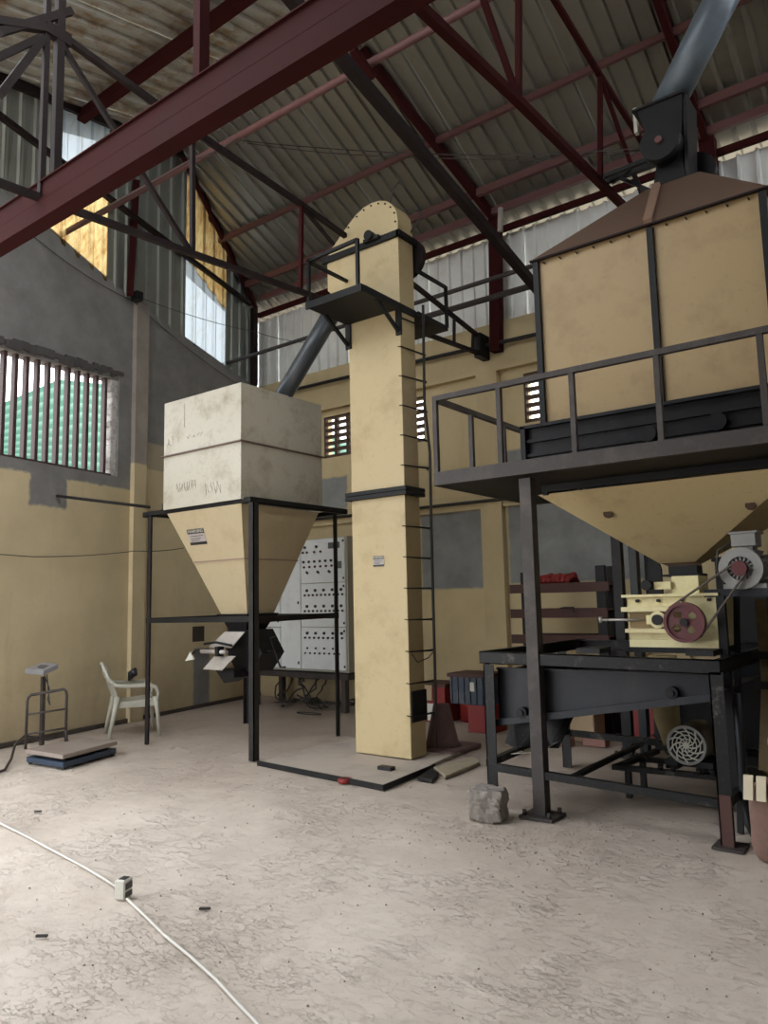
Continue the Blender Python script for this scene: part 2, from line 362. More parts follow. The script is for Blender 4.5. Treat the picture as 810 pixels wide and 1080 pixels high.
o = MB().box(-2.9, 4.0, -0.03, 0.0, 0, 0.05).build('gap_strip', mat('dark gap strip', (0.07, 0.055, 0.045), 0.9), wall_left, local=True)  # dark strip standing in for the shadowy gap at the wall foot
cr = MB()     # ragged render edge along the top of the window
random.seed(2); s = -1.6
while s < 0.75:
    wd = random.uniform(0.05, 0.12); zt = 4.35 + 0.048 * (s + 2.6)
    cr.box(s, s + wd, -0.025 - random.random() * 0.02, 0.1, zt - random.uniform(-0.02, 0.05), zt + random.uniform(0.05, 0.09)); s += wd * 0.9
cr.build('chipped_render', mat('chipped render', (0.085, 0.08, 0.08), 0.95, bump=0.8), wall_left, local=True)
wn = thing('window_1', None, None, (0, 0, 0), 0, None, 'structure')
wn.location = WA; wn.rotation_euler = wall_left.rotation_euler
jb = MB()
for k in range(16):
    z = 3.17 + k * 0.08; jb.box(0.62 + random.random() * 0.03, 0.745, 0.02 + random.random() * 0.02, 0.2, z, z + 0.085)
jb.build('jamb', mat('rough white jamb plaster', (0.62, 0.60, 0.58), 0.95, 0, (0.2, 0.17, 0.15), 16, 0.9, 0.9, 30), wn, local=True, bevel=0.01)
for k in range(22):
    s = 0.565 - k * 0.148
    if s < -2.55: break
    MB().box(s - 0.022, s + 0.022, 0.05, 0.115, 3.16, 4.50 if s > -1.5 else 4.42).build('bar', 'barpaint', wn, local=True)
MB().box(-2.6, 0.66, 0.03, 0.12, 3.16, 3.19).build('sill_rail', 'barpaint', wn, local=True)

# gable cladding: sheets from the sloping masonry top up to the gable rafter
def top(s):
    P_ = [(-9, Vector((-6.25, -3.5, roofz(-3.5)))), (-1.17, Vector((-7.53, 3.43, roofz(3.43)))), (1.86, Vector((-8.03, 6.11, RZ))), (3.78, Vector((-9.22, 8.60, roofz(8.6)))), (4.1, Vector((-9.35, 8.85, roofz(8.85))))]
    for (a, A), (b, B) in zip(P_, P_[1:]):
        if a <= s <= b: return A + (B - A) * ((s - a) / (b - a))
def gsheet(s0, s1, m, f0=0.0, f1=1.0, off=0.0):
    mb = MB(); nr = max(2, round((s1 - s0) / 0.22)); cols = []
    for k in range(nr):
        a = s0 + (s1 - s0) * k / nr; st = (s1 - s0) / nr
        for u, dd in ((0, 0), (0.62, 0), (0.70, 0.03), (0.92, 0.03)): cols.append((a + u * st, dd))
    cols.append((s1, 0))
    grid = []
    for s, dd in cols:
        B = W(s, rake(s) - 0.12); B2 = top(s) + Vector((0, 0, 0.05)); row = []
        for q in (f0, f1): row.append(B + (B2 - B) * q + WN * (dd - 0.05 + off))
        grid.append(row)
    for a, b in zip(grid, grid[1:]): mb.face([a[0], b[0], b[1], a[1]])
    return mb.build('cladding_sheet', m, gable)
gable = struct(thing('wall_gable', None, None, (-8.5, 5, 5)))
for s0, s1, m in ((-3.6, -3.0, 'g'), (-3.0, -2.1, 'g'), (-2.1, -1.2, 'g'), (-1.2, -0.38, 'g'), (-0.38, 0.52, 's1'), (0.52, 1.3, 'g'), (1.3, 2.06, 'g'), (2.06, 3.02, 's2'), (3.02, 3.9, 'g')):
    if m == 'g': gsheet(s0, s1, 'gablesheet')
    elif m == 's1': gsheet(s0, s1, 'skylight_rust', 0, 0.55); gsheet(s0, s1, 'skylight', 0.54, 1.0)
    else: gsheet(s0, s1, 'skylight', 0, 0.52); gsheet(s0, s1, 'skylight_rust', 0.51, 1.0)

# back wall
YB = 8.72
wb = MB()
vents = [(-7.76, -7.05), (-6.55, -5.84), (-4.28, -3.52), (-2.3, -1.6)]
xc = -9.6
for a, b in vents + [(3.5, 3.5)]:
    wb.box(xc, a, YB, YB + .2, 0, 5.12)
    if b > a: wb.box(a, b, YB, YB + .2, 0, 3.72); wb.box(a, b, YB, YB + .2, 4.38, 5.12)
    xc = b
wall_back = struct(wb.build('wall_back', 'wall_back'))
MB().box(-9.4, 3.5, YB - .10, YB, 4.47, 5.12).build('ring_beam', 'wall_plain', wall_back)
MB().box(-9.4, 3.5, YB - .06, YB, 2.66, 2.86).build('lintel_band', 'wall_plain', wall_back)
for a, b in ((-6.95, -6.65), (-4.93, -4.62), (-2.7, -2.4), (-.5, -.2), (1.7, 2.0)):
    MB().box(a, b, YB - .10, YB, 0, 4.47).build('pilaster', 'wall_plain', wall_back)
for a, b in vents[:3]:
    nb = 3
    for r in range(7):
        z = 3.72 + r * 0.105
        MB().box(a, b, YB + .02, YB + .07, z, z + 0.052).build('vent_slat', 'vent', wall_back)
    for c_ in range(nb + 1):
        x = a + (b - a) * c_ / nb
        MB().box(x - .025, x + .025, YB + .01, YB + .08, 3.72, 4.38).build('vent_mullion', 'vent', wall_back)
def corr(x0, x1, y, z0, z1, m, parent, pitch=0.19, name='cladding_sheet'):
    mb = MB(); n_ = max(1, round((x1 - x0) / pitch)); pt = []
    for k in range(n_):
        st = (x1 - x0) / n_; a = x0 + k * st
        pt += [(a, 0), (a + .72 * st, 0), (a + .78 * st, -.045), (a + .94 * st, -.045)]
    pt.append((x1, 0))
    for (a, da), (b, db) in zip(pt, pt[1:]): mb.face([(a, y + da, z0), (b, y + db, z0), (b, y + db, z1), (a, y + da, z1)])
    return mb.build(name, m, parent)
x = -9.6; k = 0
while x < 3.4:
    corr(x, x + 0.78, YB + .06 + (k % 2) * .008, 5.05, 6.36 + random.uniform(-.02, .02), 'wallsheet', wall_back); x += 0.77; k += 1
o = MB().tube([(-9.1, 8.52, 4.90), (-7, 8.52, 4.86), (-3, 8.52, 4.76), (0, 8.52, 4.76)], 0.028).build('conduit_pipe', 'frame'); tag(o, 'thin dark pipe along the back wall just below the cladding strip', 'pipe')
o = MB().tube([(-9.1, 8.6, 2.77), (-3, 8.6, 2.74), (0, 8.6, 2.74)], 0.022).build('conduit_pipe', 'cord'); tag(o, 'thin dark pipe at mid height of the back wall above the grey render patches', 'pipe')
wr = struct(MB().box(3.5, 3.7, -.9, 8.9, 0, 5.6).build('unseen_wall_right', 'wall_dull'))  # unseen right wall, kept dark to deepen the right-facing sides

wf = MB(); wf.box(-3.8, 3.6, -1.0, -.8, 0, 5.9).box(-6.5, -3.8, -1.0, -.8, 3.0, 5.9)  # unseen front wall, added to block light from the right
struct(wf.build('front_light_block', 'wall_dull'))

# roof
ceiling = struct(thing('ceiling', None, None, (-3, 6, 7.5)))
def roofsheet(x0, y0, y1, m, wd=0.79, name='roof_sheet', dz=0):
    mb = MB(); st = wd / 4; pt = []
    for k in range(4):
        a = x0 + k * st; pt += [(a, 0), (a + .66 * st, 0), (a + .72 * st, -.045), (a + .92 * st, -.045)]
    pt.append((x0 + wd, 0))
    for (a, da), (b, db) in zip(pt, pt[1:]):
        mb.face([(a, y0, roofz(y0) + da + dz), (b, y0, roofz(y0) + db + dz), (b, y1, roofz(y1) + db + dz), (a, y1, roofz(y1) + da + dz)])
    return mb.build(name, m, ceiling)
k = 0; x = -9.9
while x < 3.5:
    roofsheet(x, RY, 9.05, 'roofsheet', dz=(k % 2) * .004)
    if x > -8.5: roofsheet(x, 2.6 if -6.8 < x < -2.2 else -.9, RY, 'roofold', dz=(k % 2) * .004)  # near sheets left short, an added unseen roof gap lighting the foreground floor
    x += 0.78; k += 1
(lambda *a: None)([(-9.9, RY - .2, roofz(RY - .2) + .05), (3.5, RY - .2, roofz(RY - .2) + .05), (3.5, RY, RZ + .08), (-9.9, RY, RZ + .08)]) or None
rc = MB(); rc.face([(-9.9, RY - .25, roofz(RY - .25) + .05), (3.6, RY - .25, roofz(RY - .25) + .05), (3.6, RY, RZ + .07), (-9.9, RY, RZ + .07)])
rc.face([(-9.9, RY + .25, roofz(RY + .25) + .05), (3.6, RY + .25, roofz(RY + .25) + .05), (3.6, RY, RZ + .07), (-9.9, RY, RZ + .07)])
rc.build('ridge_cap', 'roofsheet', ceiling)

# ================================================================== STEELWORK
G_P = 'purlins under the roof sheets'
def purlin(y, z, x0, x1, wd, ht, m, label, name='purlin', rnd=False):
    mb = MB()
    if rnd: mb.tube([(x0, y, z), (x1, y, z)], wd, 10)
    else: mb.bar((x0, y, z), (x1, y, z), wd, ht)
    return tag(mb.build(name, m), label, 'purlin' if name == 'purlin' else 'pipe', None)
purlin(7.34, roofz(7.34) - .085, -8.65, 3.5, .05, .07, 'oxide_pink', 'slim red purlin halfway down the far roof slope')
purlin(8.13, roofz(8.13) - .10, -8.9, 3.5, .06, .10, 'oxide_pink', 'dusty red beam above the bright gap at the back eaves')
purlin(8.44, roofz(8.44) - .10, -8.9, 3.5, .06, .09, 'oxide_pink', 'dusty red beam across the bright gap at the back eaves')
purlin(8.60, 6.37, -9.1, 3.5, .05, .08, 'oxide', 'dark red rail along the top of the back wall cladding')
purlin(4.45, roofz(4.45) - .12, -7.7, 3.5, .10, .12, 'oxide', 'broad red purlin under the stained near roof slope')
purlin(2.2, roofz(2.2) - .12, -7.3, 3.5, .08, .10, 'oxide', 'second red purlin under the near roof slope beyond the tall post')
o = MB().tube([tuple(onY(64, 248, 4.7)), tuple(onY(507, 2, 4.7)), (1.5, 4.7, 5.95)], 0.035, 10).build('brace_pipe', 'oxide_pink'); tag(o, 'long dusty pink pipe running under the roof behind the big red beam', 'pipe')
o = MB().tube([(-9.2, 7.9, 5.36), (3.4, 7.9, 5.42)], 0.03, 8).build('brace_pipe', 'rail'); tag(o, 'upper of two level pipes crossing before the back cladding', 'pipe')
o = MB().tube([(-5.6, 8.0, 5.20), (3.4, 8.0, 5.16)], 0.04, 8).build('brace_pipe', 'rail'); tag(o, 'lower and thicker of two level pipes crossing before the back cladding', 'pipe')
# main beam
bm_ = thing('main_beam', 'massive dark red double channel beam crossing the roof space', 'beam', (-4, 2.5, 4.1))
bz = lambda x, dz: 4.10 + dz - 0.004 * (x + 4)
MB().bar((-6.9, 2.5, bz(-6.9, .045)), (0.6, 2.5, bz(.6, .045)), .10, .125).build('lower_channel', 'oxide', bm_)
MB().bar((-6.9, 2.515, bz(-6.9, .185)), (0.6, 2.515, bz(.6, .185)), .10, .14).build('upper_channel', 'oxide', bm_)
mbf = MB()
for dz in (-.02, .110, .118, .255): mbf.bar((-6.9, 2.505, bz(-6.9, dz)), (0.6, 2.505, bz(.6, dz)), .112, .008)
mbf.build('flange', 'oxide', bm_)
# standing post on the main beam
p0 = onY(212, 98, 2.5)
o = MB().bar(p0, (p0.x, p0.y, roofz(2.5) - .02), .055, .07).build('roof_post', 'oxide'); tag(o, 'short dark red post standing on the big red beam', 'post')

def tb(pts, w_, m, parent, name='brace', flat=True):
    mb = MB()
    for a, b in zip(pts, pts[1:]): mb.bar(a, b, w_, w_)
    return mb.build(name, m, parent)
# truss 2
X2 = -4.75
t2 = thing('roof_truss', 'low dark truss with a double king post left of the tower head', 'truss', (X2, 5.5, 4.4))
P2 = lambda x, y: onX(x, y, X2)
tb([P2(-40, 178), P2(0, 193), P2(204, 268), P2(338, 315), P2(460, 356), P2(509, 374)], .046, 'oxide_dark', t2, 'bottom_chord')
tb([P2(60, 34), P2(207, 140), P2(317, 215), P2(441, 304), P2(514, 362)], .046, 'oxide_dark', t2, 'top_chord')
tb([P2(-30, 18), P2(58, 32)], .055, 'oxide_dark', t2, 'top_chord')
tb([P2(0, 128), P2(0, 128) + Vector((0, 0, 0.001)) + (P2(50, 20) - P2(0, 60)) * 0.0, P2(48, 40)], .03, 'oxide_dark', t2) if False else None
tb([P2(203, 140), P2(203, 266)], .035, 'oxide_dark', t2)
tb([P2(318, 218), P2(317, 307)], .035, 'oxide', t2)
tb([P2(62, 42), P2(200, 264)], .035, 'oxide_dark', t2)
tb([P2(209, 142), P2(209, 142) * 0.6 + P2(240, 168) * 0.4], .03, 'oxide_dark', t2)
tb([P2(320, 220), P2(352, 258)], .03, 'oxide_dark', t2)
tb([P2(499, 352), P2(498, 372)], .03, 'oxide_dark', t2)
tb([P2(479, 335), P2(479, 362)], .03, 'oxide_dark', t2)
kp = onX(50, 207, X2)
tb([(X2, kp.y - .045, 4.2), (X2, kp.y - .045, 7.0)], .038, 'oxide_dark', t2, 'king_post')
tb([(X2, kp.y + .055, 4.2), (X2, kp.y + .045, 7.0)], .055, 'oxide_dark', t2, 'king_post')
MB().box(X2 - .03, X2 + .03, 2.46, 2.64, 5.47, 5.56).build('gusset', 'oxide_dark', t2)
tb([P2(0, 34), P2(75, 12)], .05, 'oxide_dark', t2); tb([P2(0, 100), P2(46, 40)], .05, 'oxide_dark', t2)
tb([P2(-5, 62), P2(42, 40)], .045, 'oxide_dark', t2)
MB().box(X2 - .05, X2 + .05, 8.38, 8.62, 4.63, 4.95).build('bearing_plate', 'black', t2)
# rafter + column 2
o = MB().bar((-4.80, RY, RZ - .10), (-4.50, 8.56, roofz(8.56) - .10), .07, .12).build('rafter', 'oxide'); tag(o, 'red rafter under the far roof slope above the tower', 'rafter')
o = MB().bar((-4.56, 8.56, 4.7), (-4.50, 8.56, 6.55), .14, .14).build('column', 'oxide'); tag(o, 'dark red stub column on the back wall right of the tower', 'column')
o = MB().bar((-1.83, RY, RZ - .10), (-1.80, 8.56, roofz(8.56) - .10), .07, .12).build('rafter', 'oxide'); tag(o, 'red rafter under the far roof slope behind the blue pipe', 'rafter')
o = MB().bar((-1.80, 8.56, 4.7), (-1.80, 8.56, 6.55), .16, .16).build('column', 'oxide'); tag(o, 'dark red stub column on the back wall behind the black gearbox', 'column')
# pale packing blocks on the eaves
for (x, y, lab) in ((499, 200, 'upright pale timber packer on the eaves beams left of the stub column'), (527, 232, 'pale timber packer right of the stub column above the tower')):
    q = onY(x, y, 8.33); o = MB().bar((q.x, q.y, q.z - .16), (q.x + .02, q.y, q.z + .16), .05, .05).build('packer', 'steel'); tag(o, lab, 'packer')
q = onY(671, 130, 6.2); o = MB().bar((q.x, q.y, q.z - .10), (q.x, q.y, q.z + .13), .03, .05).build('packer', 'white'); tag(o, 'small white upright bracket left of the black gearbox', 'bracket')
# truss 3
X3 = -2.2
t3 = thing('roof_truss', 'red scissor truss reaching over the big tan silo', 'truss', (X3, 5.5, 5.0))
P3 = lambda x, y: onX(x, y, X3)
tb([P3(395, -38), P3(435, 0), P3(547, 107), P3(655, 215), P3(690, 249)], .06, 'oxide', t3, 'bottom_chord')
tb([P3(560, -42), P3(585, 0), P3(633, 80), P3(690, 170)], .045, 'oxide', t3, 'top_chord')
tb([P3(547, -60), P3(547, 104)], .04, 'oxide', t3); tb([P3(495, -50), P3(510, 0), P3(545, 100)], .04, 'oxide', t3)
tb([P3(633, 80), P3(633, 190)], .04, 'oxide', t3); tb([P3(634, 84), P3(668, 180), P3(680, 215)], .035, 'oxide', t3)
# dark inclined member
X4 = -3.35
a = onX(285, -28, X4); b = onX(571, 310, X4)
o = MB().bar(a, b, .085, .085).build('brace_beam', 'oxide_dark'); tag(o, 'long dark sloping beam passing between the tower head and the tan silo', 'beam')
o = MB().bar(onX(372, 52, -3.6), onX(393, 82, -3.6) , .06, .06).build('brace_beam', 'oxide'); tag(o, 'short red strut under the far end of the big beam', 'strut')
# gable rafter, posts, brace
gr = thing('gable_rafter', 'bent dark red rafter along the top of the left gable cladding', 'rafter', (-8, 6, 7))
inn = WN * 0.05 - Vector((0, 0, .06))
for s0, s1 in ((3.78, 1.86), (1.86, -1.17), (-1.17, -4)): MB().bar(top(s0) + inn, top(s1) + inn, .05, .11).build('rafter_bar', 'oxide_dark' if s0 < 3 else 'oxide', gr)
o = MB().bar(W(3.62, 5.12, .1), W(3.72, 6.50, .03), .09, .09).build('corner_post', 'oxide_dark'); tag(o, 'dark post in the far left corner between wall and eaves', 'post')
a = onW(137, 312, .1); b = onW(144, 190, .45); o = MB().bar(a, b, .08, .08).build('gable_post', 'oxide'); tag(o, 'red post standing on the left wall pilaster before the gable cladding', 'post')
o = MB().bar(onW(-40, 92, .75), onW(264, 321, .12), .06, .06).build('gable_brace', 'oxide_dark'); tag(o, 'long dark brace sloping across the left gable cladding to the far corner', 'brace')
q = onW(143, 313, .12); o = MB().box(q.x - .03, q.x + .10, q.y - .05, q.y + .05, q.z - .07, q.z + .05).build('cleat', 'black'); tag(o, 'small black cleat at the foot of the red gable post', 'bracket')
# overhead wires
def wire(pts, r, m, lab, name='wire', n_=14, sag=0.0):
    P_ = []
    for a, b in zip(pts, pts[1:]):
        a = Vector(a); b = Vector(b)
        for k in range(n_):
            t = k / n_; q = a.lerp(b, t); q.z -= sag * 4 * t * (1 - t); P_.append(q)
    P_.append(Vector(pts[-1]))
    return tag(MB().tube(P_, r, 5).build(name, m), lab, 'wire')
wire([onY(245, 147, 6.2), onY(470, 163, 6.2), onY(690, 155, 6.2)], .006, 'cord', 'upper overhead wire strung from the pink pipe towards the silo gearbox', sag=.03)
wire([onY(255, 150, 6.4), onY(470, 167, 6.4), onY(690, 158, 6.4)], .005, 'cord', 'lower overhead wire strung from the pink pipe towards the silo gearbox', sag=.05)
wire([onY(100, 225, 4.6), onY(200, 170, 4.6), onY(250, 146, 4.6)], .007, 'cord', 'thin wire clipped just above the pink roof pipe', sag=.02)
wire([W(-.9, 5.9, .03), W(0.9, 5.6, .06), W(3.6, 5.0, .05)], .006, 'cord', 'dark wire sagging along the sloping top of the left wall', sag=.08)
wire([W(-2.2, 2.14, .03), W(-.5, 2.06, .03), W(0.98, 2.2, .1), W(2.0, 2.3, .03)], .005, 'cord', 'thin wire along the yellow left wall below the barred window', sag=.02)
wire([onW(143, 312, .12), onY(270, 350, 8.3), onY(340, 362, 8.3)], .005, 'cord', 'thin wire from the red gable post to the far corner', sag=.05)
a = onW(60, 523, 0); b = onY(158, 535, 5.2)
o = MB().tube([a, onW(60, 523, .03), b], .018, 8).build('stay_rod', 'frame'); tag(o, 'thin dark rod tying the hopper stand to the left wall', 'rod')

# ================================================================== OUTSIDE
nb = thing('neighbour_building', 'neighbouring building with a green metal roof seen through the barred window', 'building', (-16, 10, 0))
def outp(x, y, X): return onX(x, y, X)
rf = [(-20, 4), (-20, 21)]
e0 = onX(-30, 500, -14); e1 = onX(140, 500, -14)
zt0 = onX(0, 428, -17); zt1 = onX(75, 396, -17)
mb = MB(); N_ = 46
ya, yb = 4.0, 22.0
def roofpt(t, u):   # t along, u up the slope
    y = ya + (yb - ya) * t; ridge = zt0.z + (zt1.z - zt0.z) * (y - zt0.y) / (zt1.y - zt0.y)
    ridge = min(ridge, zt1.z); z0 = 4.15
    return Vector((-14.0 - 3.0 * u, y + u * 0.0, z0 + (ridge - z0) * u))
for k in range(40):
    u0 = k / 40; u1 = (k + .6) / 40; u2 = (k + 1) / 40
    for t in range(10):
        t0, t1 = t / 10, (t + 1) / 10
        r = Vector((.05, 0, .06))
        mb.face([roofpt(t0, u0), roofpt(t1, u0), roofpt(t1, u1) + r, roofpt(t0, u1) + r])
        mb.face([roofpt(t0, u1) + r, roofpt(t1, u1) + r, roofpt(t1, u2), roofpt(t0, u2)])
mb.build('green_roof', 'green', nb)
MB().box(-17, -14.1, ya, yb, -.1, 4.2).build('building_wall', 'brickout', nb)
mb = MB()
for k in range(8): mb.box(-14.1, -13.95, ya + 1 + k * 2.1, ya + 2 + k * 2.1, 2.6, 4.0)
mb.build('wall_opening', mat('pale shutters', (0.35, 0.42, 0.5), 0.6), nb)

# ================================================================== HOPPER (left)
hp = thing('weigh_hopper', 'square cream hopper with scribbled sides on a black four legged stand', 'hopper', (-6.2, 5.7, 0))
HX0, HX1, HY0, HY1 = -6.78, -5.545, 4.995, 6.19
ub = MB()
ub.face([(HX0, HY0, 2.5), (HX1, HY0, 2.5), (HX1, HY0, 3.08), (HX0, HY0, 3.08)])
for z0, z1, nm in ((2.5, 3.08, 'lower_box'), (3.085, 3.68, 'upper_box')):
    b = MB(); t = .012
    b.box(HX0, HX1, HY0, HY0 + t, z0, z1).box(HX0, HX1, HY1 - t, HY1, z0, z1).box(HX0, HX0 + t, HY0 + t, HY1 - t, z0, z1).box(HX1 - t, HX1, HY0 + t, HY1 - t, z0, z1)
    b.build(nm, 'hopper', hp)
fl_ = MB()
for z in (3.083,):
    fl_.bar((HX0 - .03, HY0 - .012, z), (HX1 + .03, HY0 - .012, z), .03, .012).bar((HX1 + .012, HY0 - .03, z), (HX1 + .012, HY1 + .03, z), .03, .012)
    fl_.bar((HX0 - .012, HY0 - .03, z), (HX0 - .012, HY1 + .03, z), .03, .012).bar((HX0 - .03, HY1 + .012, z), (HX1 + .03, HY1 + .012, z), .03, .012)
fl_.build('flange', mat('rusty flange', (0.16, 0.11, 0.09), 0.7), hp)
cx_, cy_ = -6.13, 5.62
MID = 1.93; k_ = (2.46 - MID) / (2.46 - 1.36)
bot = (cx_ - .20, cx_ + .20, cy_ - .19, cy_ + .19)
topr = (HX0 + .03, HX1 - .03, HY0 + .03, HY1 - .03)
midr = tuple(topr[i] + (bot[i] - topr[i]) * k_ for i in range(4))
MB().frustum(topr, 2.46, midr, MID, (False, False)).build('upper_cone', 'cone', hp)
MB().frustum(midr, MID, bot, 1.36, (False, False)).build('lower_cone', 'cone', hp)
sm = MB(); z = MID
for a, b in (((midr[0], midr[2]), (midr[1], midr[2])), ((midr[1], midr[2]), (midr[1], midr[3])), ((midr[1], midr[3]), (midr[0], midr[3])), ((midr[0], midr[3]), (midr[0], midr[2]))):
    sm.bar((a[0], a[1], z), (b[0], b[1], z), .03, .010)
sm.build('seam', mat('pinkish seam', (0.30, 0.20, 0.17), 0.6), hp)
# scratched scribbles: thin scored lines on the box faces
sc_ = MB(); random.seed(9)
def scribble(x0, z0, n_, hgt, wdt):
    x = x0
    for k in range(n_):
        pts = []; 
        for j in range(5): pts.append((x + random.uniform(0, wdt), HY0 - .0015, z0 + random.uniform(0, hgt)))
        sc_.tube(pts, .0015, 3); x += wdt * .9
scribble(-6.56, 2.66, 8, .12, .045); scribble(-6.10, 2.58, 6, .14, .05); scribble(-6.74, 3.18, 3, .12, .05); scribble(-6.4, 3.22, 6, .05, .05)
sc_.tube([(-6.43, HY0 - .0015, 3.62), (-6.43, HY0 - .0015, 3.36)], .003, 3)
sc_.build('scribble', mat('pencil marks', (0.30, 0.27, 0.22), 0.8), hp)
# stand
fz = 2.46
FX0, FX1, FY0, FY1 = -7.10, -5.44, 5.03, 6.60
st = MB()
for a, b, u in (((FX0 - .1, FY0), (FX1, FY0), (0, 1, 0)), ((FX1, FY0), (FX1, FY1 - .12), (-1, 0, 0)), ((FX0 - .1, FY1 - .1), (FX1, FY1 - .1), (0, -1, 0)), ((FX0, FY0), (FX0, FY1), (1, 0, 0))):
    MB().angle((a[0], a[1], fz), (b[0], b[1], fz), (0, 0, 1), u, .055).build('top_rail', 'black', hp)
for (x, z0, z1, L) in ((HX0 + .02, 2.5, 2.58, .16), (HX1 - .12, 2.5, 2.61, .16)):
    MB().box(x - .06, x + L - .06, FY0 - .02, FY0 - .005, z0, z1).build('clamp_plate', 'black', hp)
for (x, y, u, v) in ((FX0, FY0, (1, 0, 0), (0, 1, 0)), (-5.475, FY0, (1, 0, 0), (0, 1, 0)), (-5.60, 6.50, (-1, 0, 0), (0, -1, 0)), (-7.22, 6.60, (1, 0, 0), (0, -1, 0))):
    big = y == FY0 and x > -6
    if big: MB().angle((x + .07, y, 0), (x + .07, y, fz), (-1, 0, 0), (0, 1, 0), .07, .01).build('leg', 'frame', hp)
    else: MB().angle((x, y, 0), (x, y, fz), u, v, .055, .008).build('leg', 'frame', hp)
for a, b in (((FX0, FY0 + .01), (-5.45, FY0 + .01)), ((-5.42, FY0), (-5.60, 6.5)), ((-5.6, 6.5), (-7.2, 6.58)), ((FX0, FY0), (-7.2, 6.58))):
    MB().bar((a[0], a[1], 1.315), (b[0], b[1], 1.325), .012, .055).build('brace', 'black', hp)
# outlet and bag gate
MB().frustum((cx_ - .24, cx_ + .24, cy_ - .23, cy_ + .23), 1.37, (cx_ - .22, cx_ + .22, cy_ - .21, cy_ + .21), 1.33).build('outlet_flange', 'black', hp)
MB().frustum((cx_ - .20, cx_ + .20, cy_ - .19, cy_ + .19), 1.33, (cx_ - .15, cx_ + .13, cy_ - .14, cy_ + .14), 1.20).build('neck', 'blackblue', hp)
hx = [(-.24, 1.20), (.13, 1.20), (.30, .96), (.13, .77), (-.10, .77), (-.26, .98)]
MB().prism([(cx_ + .07 + a, cy_ - .14, b) for a, b in hx], (0, .32, 0)).build('gate_body', 'blackblue', hp)
MB().prism([(cx_ - 0.13, cy_ - .2, 1.18), (cx_ + 0.18, cy_ - .2, 1.18), (cx_ + 0.08, cy_ - .30, 1.02), (cx_ - 0.27, cy_ - .30, 1.02)], (0, -.008, .004)).build('steel_flap', 'steel', hp)
MB().prism([(cx_ - 0.13, cy_ - .33, .94), (cx_ + 0.18, cy_ - .33, .94), (cx_ + 0.06, cy_ - .40, .80), (cx_ - 0.24, cy_ - .40, .80)], (0, -.008, .004)).build('steel_flap', 'steel', hp)
MB().prism([(cx_ - 0.18, cy_ - .3, .8), (cx_ + 0.12, cy_ - .3, .8), (cx_ + 0.12, cy_ - .3, .72), (cx_ - 0.03, cy_ - .3, .66)], (0, .2, 0)).build('gate_foot', 'blackblue', hp)
MB().cyl((cx_ - 0.30, cy_ - .38, .985), (cx_ + 0.10, cy_ - .38, .985), .022, 10).build('pneumatic_cylinder', 'steel', hp)
MB().tube([(cx_ - 0.30, cy_ - .38, .985), (cx_ - 0.38, cy_ - .38, 1.0), (cx_ - 0.48, cy_ - .38, .93)], .012, 6).build('lever', 'black', hp)
MB().tube([(cx_ - 0.28, cy_ - .36, 1.06), (cx_ - 0.13, cy_ - .33, 1.08), (cx_ + 0.12, cy_ - .33, 1.05)], .014, 6).build('lever', 'black', hp)
MB().box(cx_ - 0.04, cx_ + 0.01, cy_ - .42, cy_ - .34, .94, 1.04).build('knuckle', 'black', hp)
MB().prism([(cx_ - 0.54, cy_ - .38, .88), (cx_ - 0.40, cy_ - .38, .90), (cx_ - 0.46, cy_ - .38, .98)], (0, -.02, 0)).build('pale_tag', 'white', hp)
MB().tube([(cx_ + .3, cy_ - .05, .97), (cx_ + .42, cy_ - .05, .98), (cx_ + .46, cy_ - .05, .98), (cx_ + .40, cy_ - .05, 1.12), (cx_ + .48, cy_ - .05, 1.13)], .010, 6).build('crank', 'black', hp)
MB().tube([(cx_ + .46, cy_ - .05, .98), (cx_ + .54, cy_ - .05, .82), (cx_ + .61, cy_ - .05, .825)], .010, 6).build('crank', 'black', hp)
# sign on the cone
def sign(parent, c, ux, uz, wd, ht, big='WARNING'):
    c = Vector(c); ux = Vector(ux).normalized(); uz = Vector(uz).normalized(); nrm = ux.cross(uz).normalized()
    q = lambda a, b, o=0: c + ux * a * wd + uz * b * ht + nrm * o
    s_ = MB().prism([q(-.5, -.5), q(.5, -.5), q(.5, .5), q(-.5, .5)], nrm * .003).build('sign_plate', 'signw', parent)
    r = MB(); 
    r.prism([q(-.5, .2, .0032), q(.5, .2, .0032), q(.5, .5, .0032), q(-.5, .5, .0032)], nrm * .001)
    r.prism([q(-.5, -.5, .0032), q(.5, -.5, .0032), q(.5, -.32, .0032), q(-.5, -.32, .0032)], nrm * .001)
    for b in (.07, -.08, -.2): r.prism([q(-.38, b, .0032), q(.3 + b, b, .0032), q(.3 + b, b - .035, .0032), q(-.38, b - .035, .0032)], nrm * .001)
    r.build('sign_print', 'signk', s_)
    cu = bpy.data.curves.new('lettering', 'FONT'); cu.body = big; cu.size = ht * .30; cu.align_x = 'CENTER'; cu.align_y = 'CENTER'
    tmp = bpy.data.objects.new('lettering', cu); C.objects.link(tmp); dg = bpy.context.evaluated_depsgraph_get()
    me = bpy.data.meshes.new_from_object(tmp.evaluated_get(dg)); bpy.data.objects.remove(tmp)
    me.materials.append(M['white']); o = bpy.data.objects.new('lettering', me); C.objects.link(o); o.parent = s_
    mt = Matrix.Identity(4)
    for i in range(3): mt[i][0] = ux[i]; mt[i][1] = uz[i]; mt[i][2] = nrm[i]
    mt.translation = q(0, .35, .0048) - OBJ[parent.name]
    o.matrix_local = mt; return s_
n1 = Vector((topr[0], topr[2], 2.46)); n2 = Vector((bot[0], bot[2], 1.36))
t_ = (2.46 - 2.19) / 1.10; yy = topr[2] + (bot[2] - topr[2]) * t_
slope = Vector((0, bot[2] - topr[2], -1.10)).normalized()
sign(hp, (-6.37, yy - .001, 2.19), (1, 0, 0), -slope, .27, .175)

